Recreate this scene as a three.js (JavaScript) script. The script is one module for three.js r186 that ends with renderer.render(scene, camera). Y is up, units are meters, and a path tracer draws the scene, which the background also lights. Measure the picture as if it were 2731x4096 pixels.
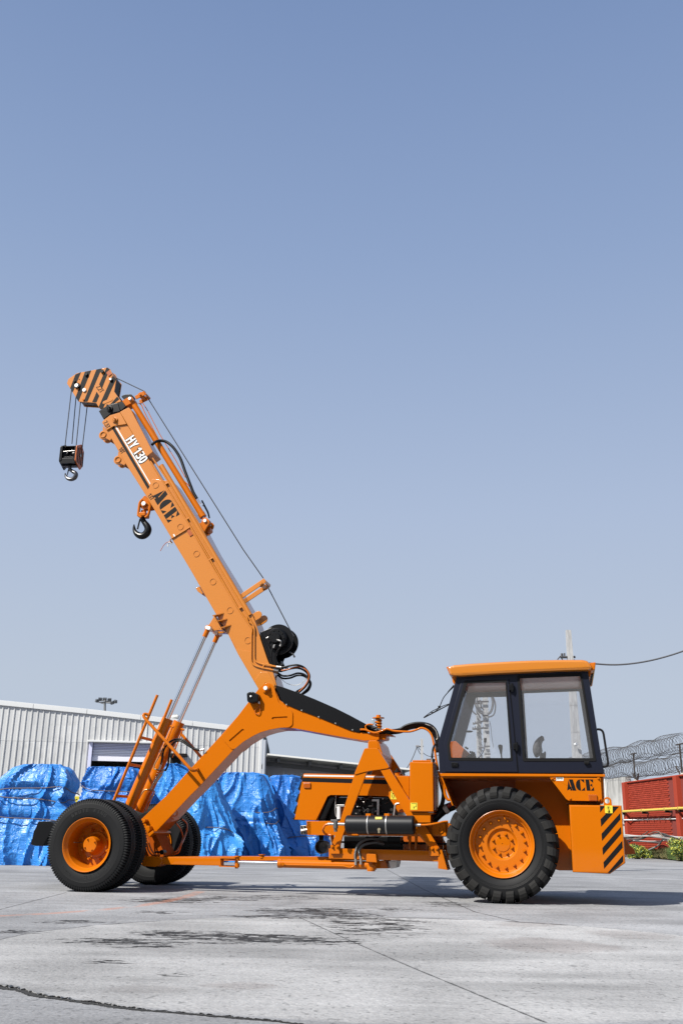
import * as THREE from 'three';
import { mergeGeometries } from 'three/addons/utils/BufferGeometryUtils.js';
import { RoundedBoxGeometry } from 'three/addons/geometries/RoundedBoxGeometry.js';
import { FontLoader } from 'three/addons/loaders/FontLoader.js';
import { TextGeometry } from 'three/addons/geometries/TextGeometry.js';

const R = Math.PI / 180, V2 = THREE.Vector2, V3 = THREE.Vector3;
const scene = new THREE.Scene();
// ---------- camera ----------
const FL = 3911, CAMY = 0.708;                       // focal length in photograph pixels (2731 x 4096), eye height
const camera = new THREE.PerspectiveCamera(2 * Math.atan(2048 / FL) / R, 2731 / 4096, 0.1, 2000);
camera.position.set(0, CAMY, 0);
camera.rotation.set(18.26 * R, 0, 0.982 * R, 'YXZ');
camera.updateMatrixWorld(true);
scene.add(camera);
const renderer = new THREE.WebGLRenderer({ antialias: true });
renderer.toneMapping = THREE.LinearToneMapping;
renderer.toneMappingExposure = 1.7;   // exposed for deep shade: sun strong against a hazy sky
renderer.shadowMap.enabled = true;
// ---------- sky ----------
const SUN = new V3(-0.75, 1, 0.63).normalize();
{
  const W = 512, H = 256, d = new Float32Array(W * H * 4);
  const lin = c => { c /= 255; return c <= 0.04045 ? c / 12.92 : Math.pow((c + 0.055) / 1.055, 2.4); };
  const stops = [[-90, 150, 150, 150], [-1, 186, 194, 206], [0, 191, 202, 217], [8, 187, 199, 216], [18, 173, 189, 216], [33, 143, 165, 202], [46, 122, 146, 188], [65, 98, 128, 178], [90, 84, 114, 166]];
  for (let j = 0; j < H; j++) for (let i = 0; i < W; i++) {
    const el = ((j + 0.5) / H - 0.5) * 180, az = ((i + 0.5) / W - 0.5) * 2 * Math.PI;
    let k = 0; while (k < stops.length - 2 && el > stops[k + 1][0]) k++;
    const a = stops[k], b = stops[k + 1], t = (el - a[0]) / (b[0] - a[0]);
    const dir = new V3(Math.cos(el * R) * Math.cos(az), Math.sin(el * R), Math.cos(el * R) * Math.sin(az));
    const cs = Math.max(0, dir.dot(SUN)), glow = el > 0 ? 0.32 * Math.pow(cs, 5) + 1.2 * Math.pow(cs, 60) : 0;   // haze round the sun, behind the camera
    const o = (j * W + i) * 4;
    for (let c = 0; c < 3; c++) d[o + c] = lin(a[c + 1] + (b[c + 1] - a[c + 1]) * t) / 1.7 + glow * [1, 0.96, 0.88][c];
    d[o + 3] = 1;
  }
  const sky = new THREE.DataTexture(d, W, H, THREE.RGBAFormat, THREE.FloatType);
  sky.mapping = THREE.EquirectangularReflectionMapping; sky.colorSpace = THREE.LinearSRGBColorSpace;
  sky.magFilter = sky.minFilter = THREE.LinearFilter; sky.wrapS = THREE.RepeatWrapping; sky.needsUpdate = true;
  scene.background = sky; scene.environment = sky;
}
// ---------- sun ----------
const sun = new THREE.DirectionalLight(new THREE.Color(1, 0.955, 0.88), 5.0);
sun.position.copy(SUN).multiplyScalar(60).add(new V3(0, 0, -14)); sun.target.position.set(0, 0, -14);
sun.castShadow = true; sun.shadow.radius = 1.2; sun.shadow.mapSize.set(4096, 4096);
Object.assign(sun.shadow.camera, { left: -30, right: 30, top: 30, bottom: -30, near: 1, far: 160 });
scene.add(sun, sun.target);

// ---------- random numbers and noise ----------
let seed = 7;
const rnd = () => { seed |= 0; seed = seed + 0x6D2B79F5 | 0; let t = Math.imul(seed ^ seed >>> 15, 1 | seed); t = t + Math.imul(t ^ t >>> 7, 61 | t) ^ t; return ((t ^ t >>> 14) >>> 0) / 4294967296; };
const rr = (a, b) => a + (b - a) * rnd();
const TAB = new Float32Array(65536); for (let i = 0; i < 65536; i++) TAB[i] = rnd();
function vn(x, y) {
  const xi = Math.floor(x), yi = Math.floor(y), fx = x - xi, fy = y - yi, u = fx * fx * (3 - 2 * fx), v = fy * fy * (3 - 2 * fy);
  const a = (yi & 255) * 256, b = ((yi + 1) & 255) * 256, x0 = xi & 255, x1 = (xi + 1) & 255;
  return (TAB[a + x0] * (1 - u) + TAB[a + x1] * u) * (1 - v) + (TAB[b + x0] * (1 - u) + TAB[b + x1] * u) * v;
}
const fbm = (x, y, n) => { let s = 0, a = 0.5, t = 0; for (let i = 0; i < n; i++) { s += a * vn(x, y); t += a; a *= 0.5; x = x * 2.03 + 17.3; y = y * 2.03 + 5.1; } return s / t; };
const smooth = (a, b, x) => { const t = Math.min(1, Math.max(0, (x - a) / (b - a))); return t * t * (3 - 2 * t); };

// ---------- from photograph pixels to points on real planes ----------
const rayDir = (x, y) => new V3((x - 1365.5) / FL, -(y - 2048) / FL, -1).applyQuaternion(camera.quaternion);
const onGround = (x, y, g = 0) => { const d = rayDir(x, y), t = (g - CAMY) / d.y; return new V3(d.x * t, g, d.z * t); };
const atZ = (x, y, z) => { const d = rayDir(x, y), t = z / d.z; return new V3(d.x * t, CAMY + d.y * t, z); };

// ---------- materials ----------
const C = (r, g, b) => new THREE.Color().setRGB(r, g, b);
const std = (c, roughness, metalness = 0, o = {}) => new THREE.MeshStandardMaterial({ color: c, roughness, metalness, ...o });
const phys = (c, roughness, o = {}) => new THREE.MeshPhysicalMaterial({ color: c, roughness, ...o });
function noiseTex(n, rep, f, srgb = false) {
  const d = new Uint8Array(n * n * 4);
  for (let j = 0; j < n; j++) for (let i = 0; i < n; i++) { const v = f(i / n, j / n), o = (j * n + i) * 4; if (v.length) { d[o] = v[0]; d[o + 1] = v[1]; d[o + 2] = v[2]; } else d[o] = d[o + 1] = d[o + 2] = v; d[o + 3] = 255; }
  const t = new THREE.DataTexture(d, n, n); t.wrapS = t.wrapT = THREE.RepeatWrapping; t.repeat.set(rep, rep); t.magFilter = THREE.LinearFilter; t.minFilter = THREE.LinearMipmapLinearFilter; t.generateMipmaps = true;
  if (srgb) t.colorSpace = THREE.SRGBColorSpace; t.needsUpdate = true; return t;
}
const M = {
  orange: phys(C(0.405, 0.102, 0.0006), 0.42, { clearcoat: 0.5, clearcoatRoughness: 0.06, specularIntensity: 0.1 }),
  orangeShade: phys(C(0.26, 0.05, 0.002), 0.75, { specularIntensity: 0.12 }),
  orangeRim: phys(C(0.405, 0.102, 0.0006), 0.42, { clearcoat: 0.5, clearcoatRoughness: 0.32, specularIntensity: 0.1 }),
  orangeSheen: phys(C(0.405, 0.136, 0.010), 0.4, { clearcoat: 1, clearcoatRoughness: 0.08, specularIntensity: 0.3 }),  // lighter orange: sky-haze reflection on boom and roof put into the colour
  orangeOld: phys(C(0.36, 0.078, 0.002), 0.45, { clearcoat: 0.4, clearcoatRoughness: 0.2, specularIntensity: 0.5 }),
  lamp: phys(C(0.30, 0.062, 0.001), 0.25, { clearcoat: 1 }),
  black: phys(C(0.0036, 0.0037, 0.0043), 0.32, { specularIntensity: 0.45 }),
  navy: phys(C(0.0066, 0.0082, 0.0165), 0.36, { specularIntensity: 0.5 }),
  matt: phys(C(0.0055, 0.0055, 0.006), 0.7, { specularIntensity: 0.3 }),
  rubber: phys(C(0.0085, 0.0088, 0.0095), 0.6, { specularIntensity: 0.3 }),
  rubberDusty: phys(C(0.0145, 0.0142, 0.0138), 0.75, { specularIntensity: 0.35 }),
  hose: phys(C(0.005, 0.005, 0.0055), 0.42, { specularIntensity: 0.5 }),
  print: phys(C(0.0045, 0.0045, 0.0055), 0.6, { specularIntensity: 0.25 }),
  chrome: std(C(0.72, 0.74, 0.77), 0.14, 1),
  steel: std(C(0.45, 0.44, 0.42), 0.36, 0.9),
  zinc: std(C(0.33, 0.31, 0.27), 0.45, 0.8),
  rope: std(C(0.035, 0.035, 0.037), 0.6, 0.4),
  white: std(C(0.56, 0.56, 0.55), 0.45),
  pin: std(C(0.62, 0.62, 0.61), 0.35, 0.1),
  yellow: std(C(0.52, 0.44, 0.025), 0.55),
  dark: phys(C(0.011, 0.0095, 0.009), 0.85, { specularIntensity: 0.3 }),
  glass: phys(C(0.95, 0.957, 0.968), 0.02, { transmission: 0.968, thickness: 0, ior: 1.5, specularIntensity: 1 }),
  red: std(C(0.28, 0.03, 0.02), 0.5),
  concretePole: std(C(0.31, 0.30, 0.28), 0.85),
};
// smooth shading across small angles, weighted by area so that wide faces stay flat beside narrow bevels
function toCreasedNormals(geo, angle) {
  const g = geo.index ? geo.toNonIndexed() : geo, p = g.attributes.position, n = p.count, map = new Map(), cosA = Math.cos(angle);
  const a = new V3(), b = new V3(), c = new V3(), F = [], A = [];
  for (let i = 0; i < n; i += 3) { a.fromBufferAttribute(p, i); b.fromBufferAttribute(p, i + 1); c.fromBufferAttribute(p, i + 2); const q = b.clone().sub(a).cross(c.clone().sub(a)), l = q.length(); F.push(l > 0 ? q.clone().multiplyScalar(1 / l) : new V3(0, 0, 1)); A.push(l); }
  const key = i => Math.round(p.getX(i) * 2e4) + '|' + Math.round(p.getY(i) * 2e4) + '|' + Math.round(p.getZ(i) * 2e4), ks = [];
  for (let i = 0; i < n; i++) { const k = key(i); ks.push(k); let l = map.get(k); if (!l) map.set(k, l = []); l.push(i / 3 | 0); }
  const out = new Float32Array(n * 3), s = new V3();
  for (let i = 0; i < n; i++) { const f = i / 3 | 0; s.set(0, 0, 0); for (const o of map.get(ks[i])) if (F[o].dot(F[f]) > cosA) s.addScaledVector(F[o], A[o]); if (s.lengthSq() === 0) s.copy(F[f]); s.normalize(); out[i * 3] = s.x; out[i * 3 + 1] = s.y; out[i * 3 + 2] = s.z; }
  g.setAttribute('normal', new THREE.BufferAttribute(out, 3)); return g;
}
// ---------- object helpers ----------
const names = {};
function numbered(n) { const k = names[n] = (names[n] ?? -1) + 1; return k ? n + '_' + String(k).padStart(3, '0') : n; }
function thing(name, label, category, pos = [0, 0, 0], turn = 0, group) {
  const o = new THREE.Group(); o.name = numbered(name); o.position.set(...pos); o.rotation.y = turn; scene.add(o);
  o.userData = { label, category }; if (group) o.userData.group = group; return o;
}
function mesh(name, geo, mat, parent, kind) {
  const m = new THREE.Mesh(geo, mat); m.name = parent === scene ? numbered(name) : name; m.castShadow = m.receiveShadow = true; parent.add(m);
  if (kind) m.userData.kind = kind; return m;
}
const part = (name, parent) => { const g = new THREE.Group(); g.name = name; parent.add(g); return g; };
const merge = gs => mergeGeometries(gs.map(g => { const h = g.index ? g.toNonIndexed() : g; for (const k of Object.keys(h.attributes)) if (!['position', 'normal', 'uv'].includes(k)) h.deleteAttribute(k); if (!h.attributes.uv) h.setAttribute('uv', new THREE.BufferAttribute(new Float32Array(h.attributes.position.count * 2), 2)); return h; }));
function roundShape(p, r) {                            // polygon of V2 with rounded corners
  const s = new THREE.Shape(), n = p.length;
  if (!r) { s.setFromPoints(p); return s; }
  for (let i = 0; i < n; i++) {
    const a = p[(i + n - 1) % n], b = p[i], c = p[(i + 1) % n];
    const ra = Math.min(r, b.distanceTo(a) * 0.45), rc = Math.min(r, b.distanceTo(c) * 0.45);
    const p0 = b.clone().lerp(a, ra / b.distanceTo(a)), p1 = b.clone().lerp(c, rc / b.distanceTo(c));
    i ? s.lineTo(p0.x, p0.y) : s.moveTo(p0.x, p0.y); s.quadraticCurveTo(b.x, b.y, p1.x, p1.y);
  }
  s.closePath(); return s;
}
function extrude(shape, z0, z1, b = 0.004, seg = 2, curve = 6) {
  b = Math.min(b, (z1 - z0) * 0.45);
  const g = new THREE.ExtrudeGeometry(shape, { depth: z1 - z0 - 2 * b, bevelEnabled: b > 0, bevelThickness: b, bevelSize: b, bevelOffset: -b, bevelSegments: seg, curveSegments: curve });
  g.translate(0, 0, z0 + b); return toCreasedNormals(g, 0.6);
}
function cyl(a, b, r, r2 = r, seg = 20, open = false) {
  const g = new THREE.CylinderGeometry(r2, r, a.distanceTo(b), seg, 1, open);
  const q = new THREE.Quaternion().setFromUnitVectors(new V3(0, 1, 0), b.clone().sub(a).normalize());
  g.applyQuaternion(q); const m = a.clone().add(b).multiplyScalar(0.5); g.translate(m.x, m.y, m.z); return g;
}
const tube = (pts, r, n = 40, seg = 8) => new THREE.TubeGeometry(new THREE.CatmullRomCurve3(pts, false, 'centripetal'), n, r, seg);
function pipe(pts, r, bend = 0.05, seg = 10) {         // straight runs with rounded bends, closed ends
  const cp = new THREE.CurvePath(); let prev = pts[0];
  for (let i = 1; i < pts.length - 1; i++) {
    const b = pts[i], l0 = Math.min(bend, b.distanceTo(pts[i - 1]) * 0.45), l1 = Math.min(bend, b.distanceTo(pts[i + 1]) * 0.45);
    const p0 = b.clone().lerp(pts[i - 1], l0 / b.distanceTo(pts[i - 1])), p1 = b.clone().lerp(pts[i + 1], l1 / b.distanceTo(pts[i + 1]));
    cp.add(new THREE.LineCurve3(prev, p0)); cp.add(new THREE.QuadraticBezierCurve3(p0, b, p1)); prev = p1;
  }
  const last = pts[pts.length - 1]; cp.add(new THREE.LineCurve3(prev, last));
  const t = new THREE.TubeGeometry(cp, 16 * pts.length, r, seg), cap = (c, d) => { const g = new THREE.CircleGeometry(r, seg); g.applyQuaternion(new THREE.Quaternion().setFromUnitVectors(new V3(0, 0, 1), d)); g.translate(c.x, c.y, c.z); return g; };
  return merge([t, cap(pts[0], pts[0].clone().sub(pts[1]).normalize()), cap(last, last.clone().sub(pts[pts.length - 2]).normalize())]);
}
function taper(pts, rad, n = 60, seg = 12) {           // tube whose radius changes along the way
  const c = new THREE.CatmullRomCurve3(pts, false, 'centripetal'), g = new THREE.TubeGeometry(c, n, 1, seg), p = g.attributes.position, w = new V3();
  for (let i = 0; i <= n; i++) {
    const o = c.getPointAt(i / n), t = c.getUtoTmapping(i / n) * (rad.length - 1), k = Math.min(rad.length - 2, Math.floor(t)), r = rad[k] + (rad[k + 1] - rad[k]) * (t - k);
    for (let j = 0; j <= seg; j++) { w.fromBufferAttribute(p, i * (seg + 1) + j).sub(o).multiplyScalar(r).add(o); p.setXYZ(i * (seg + 1) + j, w.x, w.y, w.z); }
  }
  g.computeVertexNormals(); return g;
}
const box = (w, h, d, x = 0, y = 0, z = 0, r = 0.004) => { const g = r ? new RoundedBoxGeometry(w, h, d, 2, Math.min(r, w / 2.1, h / 2.1, d / 2.1)) : new THREE.BoxGeometry(w, h, d); g.translate(x, y, z); return g; };
function lathe(prof, seg = 64) {                       // profile of [across, radius] turned about the axle (z)
  const g = new THREE.LatheGeometry(prof.map(([z, r]) => new V2(r, z)), seg); g.rotateX(Math.PI / 2); return toCreasedNormals(g, 0.5);
}
const font = await new FontLoader().loadAsync('fonts/droid/droid_sans_bold.typeface.json');
const fontR = await new FontLoader().loadAsync('fonts/droid/droid_sans_regular.typeface.json');
// ================= SETTING =================
// ---------- ground ----------
{
  const circ = [onGround(80, 3762), onGround(650, 3686), onGround(1300, 3662), onGround(2000, 3685), onGround(2600, 3740), onGround(300, 4003), onGround(1100, 4088)];
  let cx = 0, cz = -6.5, cr = 2.5;                                       // the round slab: least squares by small steps
  for (let k = 0; k < 4000; k++) { let gx = 0, gz = 0, gr = 0; for (const p of circ) { const d = Math.hypot(p.x - cx, p.z - cz), e = d - cr; gx -= e * (p.x - cx) / d; gz -= e * (p.z - cz) / d; gr -= e; } cx -= 0.03 * gx; cz -= 0.03 * gz; cr -= 0.03 * gr; }
  const seg = a => { const p = []; for (let i = 0; i < a.length; i += 2) p.push(onGround(a[i], a[i + 1])); return p; };
  const lines = [[seg([1545, 3478, 1700, 3562, 1900, 3650, 2075, 3690]), 0.012], [seg([1190, 3668, 1400, 3765, 1640, 3870, 2180, 4094]), 0.009], [seg([0, 3640, 265, 3572]), 0.012]];
  const arc = seg([-60, 3668, 200, 3656, 420, 3640, 560, 3625, 660, 3608, 740, 3590, 800, 3568]);
  const tyre = seg([1060, 3632, 1160, 3615, 1230, 3590, 1290, 3560]);
  const blots = [];                                                     // oily black scuffs: centre, size across, size away, strength
  for (const [x, y, w, h, s] of [[560, 3775, 190, 9, 1], [760, 3742, 260, 8, 1], [480, 3768, 200, 6, 0.9], [330, 3768, 150, 5, 0.7], [980, 3755, 320, 11, 0.95], [1180, 3762, 300, 9, 0.95], [1290, 3648, 170, 9, 1.02], [1130, 3645, 150, 5, 0.8], [1480, 3708, 190, 17, 0.86], [1570, 3688, 150, 6, 0.8], [1400, 3668, 160, 7, 0.85], [1120, 3590, 220, 5, 0.5],
    [700, 3604, 200, 6, 0.95], [860, 3596, 200, 5, 0.8], [1090, 3668, 200, 5, 0.7], [640, 3652, 110, 4, 0.6], [430, 3850, 130, 5, 0.7], [740, 3900, 120, 6, 0.5], [1420, 3770, 110, 5, 0.6], [80, 3730, 120, 4, 0.6], [300, 3690, 150, 4, 0.7], [1780, 3618, 150, 6, 0.5], [1600, 3640, 130, 5, 0.5]]) {
    const c = onGround(x, y), e = onGround(x + w / 2, y), f = onGround(x, y - h); blots.push([c.x, c.z, Math.abs(e.x - c.x), Math.abs(f.z - c.z), s]);
  }
  const damp = [];                                                      // brownish damp patches
  for (const [x, y, w, h, s] of [[2190, 3785, 470, 32, 1], [960, 3945, 330, 16, 0.8], [2500, 3735, 330, 18, 0.7], [2080, 3700, 300, 14, 0.7], [600, 3960, 300, 14, 0.4]]) { const c = onGround(x, y), e = onGround(x + w / 2, y), f = onGround(x, y - h); damp.push([c.x, c.z, Math.abs(e.x - c.x), Math.abs(f.z - c.z), s]); }
  const dseg = (x, z, p) => { let m = 1e9; for (let i = 0; i < p.length - 1; i++) { const a = p[i], b = p[i + 1], ux = b.x - a.x, uz = b.z - a.z, t = Math.min(1, Math.max(0, ((x - a.x) * ux + (z - a.z) * uz) / (ux * ux + uz * uz))); m = Math.min(m, Math.hypot(x - a.x - ux * t, z - a.z - uz * t)); } return m; };
  const enc = v => { v = Math.max(0, Math.min(1, v)); return Math.round(255 * (v <= 0.0031308 ? v * 12.92 : 1.055 * Math.pow(v, 1 / 2.4) - 0.055)); };
  function albedo(x, z, detail) {
    const big = fbm(x * 0.35 + 3, z * 0.35, 4), mid = fbm(x * 2.2, z * 1.5 + 40, 4), fine = vn(x * 60, z * 60), fine2 = vn(x * 190, z * 190);
    const d = Math.hypot(x - cx, z - cz), wob = (fbm(x * 3, z * 3 + 9, 3) - 0.5) * 0.1;
    const inside = 1 - smooth(-0.02, 0.03, d - cr + wob);
    const str = fbm(x * 0.8 + 11, z * 5, 4);
    let L = 0.192 + 0.055 * inside; L *= 0.34 + 0.52 * big + 0.4 * mid + 0.36 * str; L *= 0.82 + 0.24 * fine + 0.14 * fine2;
    if (fine2 > 0.86 && fine > 0.6) L *= 0.55; if (detail) { const pit = fbm(x * 45 + 3, z * 30, 2); if (pit > 0.78) L *= 0.62; else if (pit < 0.2) L *= 1.14; const scr = vn(x * 2.2 + 7, z * 55), scr2 = vn(x * 5 + 90, z * 110 + 4); if (scr > 0.84) L *= 0.9; if (scr2 > 0.9) L *= 0.86; L *= 0.9 + 0.2 * smooth(0.3, 0.7, fbm(x * 1.1 + 31, z * 2.4 + 8, 4)); }
    let r = L * (0.985 + 0.015 * inside), g = L, b = L * (1.035 - 0.035 * inside);
    if (detail) {
      const away = fbm(x * 9 + 70, z * 9, 4);
      for (const [bx, bz, sx, sz, s] of damp) { const q = ((x - bx) / sx) ** 2 + ((z - bz) / sz) ** 2; if (q < 2.5) { const k = s * 0.24 * smooth(1.3, 0.3, q + (mid - 0.5) * 2.2); r *= 1 - k * 0.85; g *= 1 - k; b *= 1 - k * 1.05; } }
      let dk = 0;
      for (const [bx, bz, sx, sz, s] of blots) { const q = ((x - bx) / sx) ** 2 + ((z - bz) / sz) ** 2; if (q < 7) dk = Math.max(dk, smooth(0.0, 0.04, 0.56 + (s - 1) * 0.16 - 0.035 * q - 0.62 * fbm(x * 6.5 + bx * 7, z * 19, 5) - 0.36 * fbm(x * 30, z * 60, 3))); }
      const kk = 0.97 * Math.min(1, dk * 1.15); r *= 1 - kk; g *= 1 - kk; b *= 1 - kk;
      const ring = Math.abs(d - cr + wob); if (ring < 0.03 && z < cz + 0.2) { const th = 0.006 + 0.016 * smooth(0.45, 0.7, vn(x * 3 + 5, z * 3)); const k = 0.8 * (1 - smooth(th * 0.6, th * 1.6, ring)) * smooth(0.3, 0.45, fbm(x * 5, z * 5, 3)); r *= 1 - k; g *= 1 - k; b *= 1 - k; }
      for (const [p, w] of lines) { const q = dseg(x, z, p) + (vn(x * 25, z * 25) - 0.5) * w * 0.7; if (q < w) { const k = 0.82 * (1 - smooth(w * 0.35, w, q)); r *= 1 - k; g *= 1 - k; b *= 1 - k; } }
      const qa = dseg(x, z, arc); if (qa < 0.12) { const k = 0.42 * (1 - smooth(0.05, 0.085, qa)) * smooth(0.3, 0.65, away + 0.12 * fine); r += (0.36 - r) * k; g += (0.14 - g) * k; b += (0.075 - b) * k; }
      const qt = dseg(x, z, tyre); if (qt < 0.14) { const k = 0.2 * (1 - smooth(0.06, 0.13, qt)) * smooth(0.3, 0.6, away); r *= 1 - k; g *= 1 - k; b *= 1 - k; }
    }
    return [enc(r), enc(g), enc(b)];
  }
  function sheet(name, x0, x1, zN, zF, y, nx, nz, detail, rep) {
    const d = new Uint8Array(nx * nz * 4), w = x1 - x0, h = zN - zF;
    for (let j = 0; j < nz; j++) for (let i = 0; i < nx; i++) { const c = albedo(x0 + (i + 0.5) / nx * w, zN - (j + 0.5) / nz * h, detail), o = (j * nx + i) * 4; d[o] = c[0]; d[o + 1] = c[1]; d[o + 2] = c[2]; d[o + 3] = 255; }
    const t = new THREE.DataTexture(d, nx, nz); t.colorSpace = THREE.SRGBColorSpace; t.magFilter = THREE.LinearFilter; t.minFilter = THREE.LinearMipmapLinearFilter; t.generateMipmaps = true; t.anisotropy = 8; t.needsUpdate = true;
    return t;
  }
  const bump = noiseTex(512, 1, (u, v) => 255 * (0.5 * vn(u * 64, v * 64) + 0.5 * vn(u * 170, v * 170)));
  const put = (name, x0, x1, zN, zF, y, tex) => {
    const g = new THREE.PlaneGeometry(x1 - x0, zN - zF); g.rotateX(-Math.PI / 2); g.translate((x0 + x1) / 2, y, (zN + zF) / 2);
    const b = bump.clone(); b.repeat.set((x1 - x0) / 1.6, (zN - zF) / 1.6); b.needsUpdate = true;
    return mesh(name, g, new THREE.MeshStandardMaterial({ map: tex, roughness: 0.86, bumpMap: b, bumpScale: 0.004 }), scene, 'structure');
  };
  put('yard_ground', -6, 6, 1, -9.6, 0.004, sheet('a', -6, 6, 1, -9.6, 0, 2048, 2048, true));
  put('yard_ground', -12, 12, -9.6, -26, 0.004, sheet('b', -12, 12, -9.6, -26, 0, 2048, 1400, true));
  const far = sheet('c', -20, 20, 0, -40, 0, 1024, 1024, false); far.wrapS = far.wrapT = THREE.MirroredRepeatWrapping; far.repeat.set(30, 30);
  const g = new THREE.PlaneGeometry(1200, 1200); g.rotateX(-Math.PI / 2); g.translate(0, -0.004, 0);
  mesh('ground', g, new THREE.MeshStandardMaterial({ map: far, roughness: 0.88 }), scene, 'structure');
  // the wide crack on the near left: dark dirt filling and a broken pale lip
  const ck = seg([-80, 3935, 0, 3956, 70, 3966, 150, 3990, 250, 4004, 360, 4020, 470, 4036, 560, 4046, 680, 4056, 820, 4068, 960, 4080, 1120, 4094, 1300, 4120]);
  const cur = new THREE.CatmullRomCurve3(ck), N = 900, pos = [], idx = [], lp = [], li = [];
  for (let i = 0; i <= N; i++) {
    const p = cur.getPointAt(i / N), t = cur.getTangentAt(i / N), nx = -t.z, nz = t.x, f = 1 - 0.75 * i / N, s = i * 0.11;
    const a = (0.004 + 0.03 * Math.pow(fbm(s, 3.3, 4), 1.5) * 1.5) * f, b = (0.004 + 0.04 * Math.pow(fbm(s, 8.8, 4), 1.5) * 1.5) * f, c = b * (0.5 + vn(s * 2, 44));
    pos.push(p.x + nx * a, 0.0065, p.z + nz * a, p.x - nx * b, 0.0065, p.z - nz * b);
    const hgt = 0.007 + 0.012 * vn(s * 1.7, 91) * f;
    lp.push(p.x - nx * (b - 0.001), hgt, p.z - nz * (b - 0.001), p.x - nx * (b + c * 0.5), hgt * 0.9, p.z - nz * (b + c * 0.5), p.x - nx * (b + c), 0.0045, p.z - nz * (b + c));
    if (i < N) { const k = i * 2; idx.push(k, k + 1, k + 2, k + 1, k + 3, k + 2); const m = i * 3; li.push(m, m + 1, m + 3, m + 1, m + 4, m + 3, m + 1, m + 2, m + 4, m + 2, m + 5, m + 4); }
  }
  const mk = (p, ix) => { const q = new THREE.BufferGeometry(); q.setAttribute('position', new THREE.Float32BufferAttribute(p, 3)); q.setIndex(ix); q.computeVertexNormals(); return q; };
  mesh('ground_crack', mk(pos, idx), std(C(0.016, 0.016, 0.016), 0.95), scene, 'structure');
  mesh('ground_crack_edge', mk(lp, li), std(C(0.27, 0.265, 0.25), 0.9), scene, 'structure');
}
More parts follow.
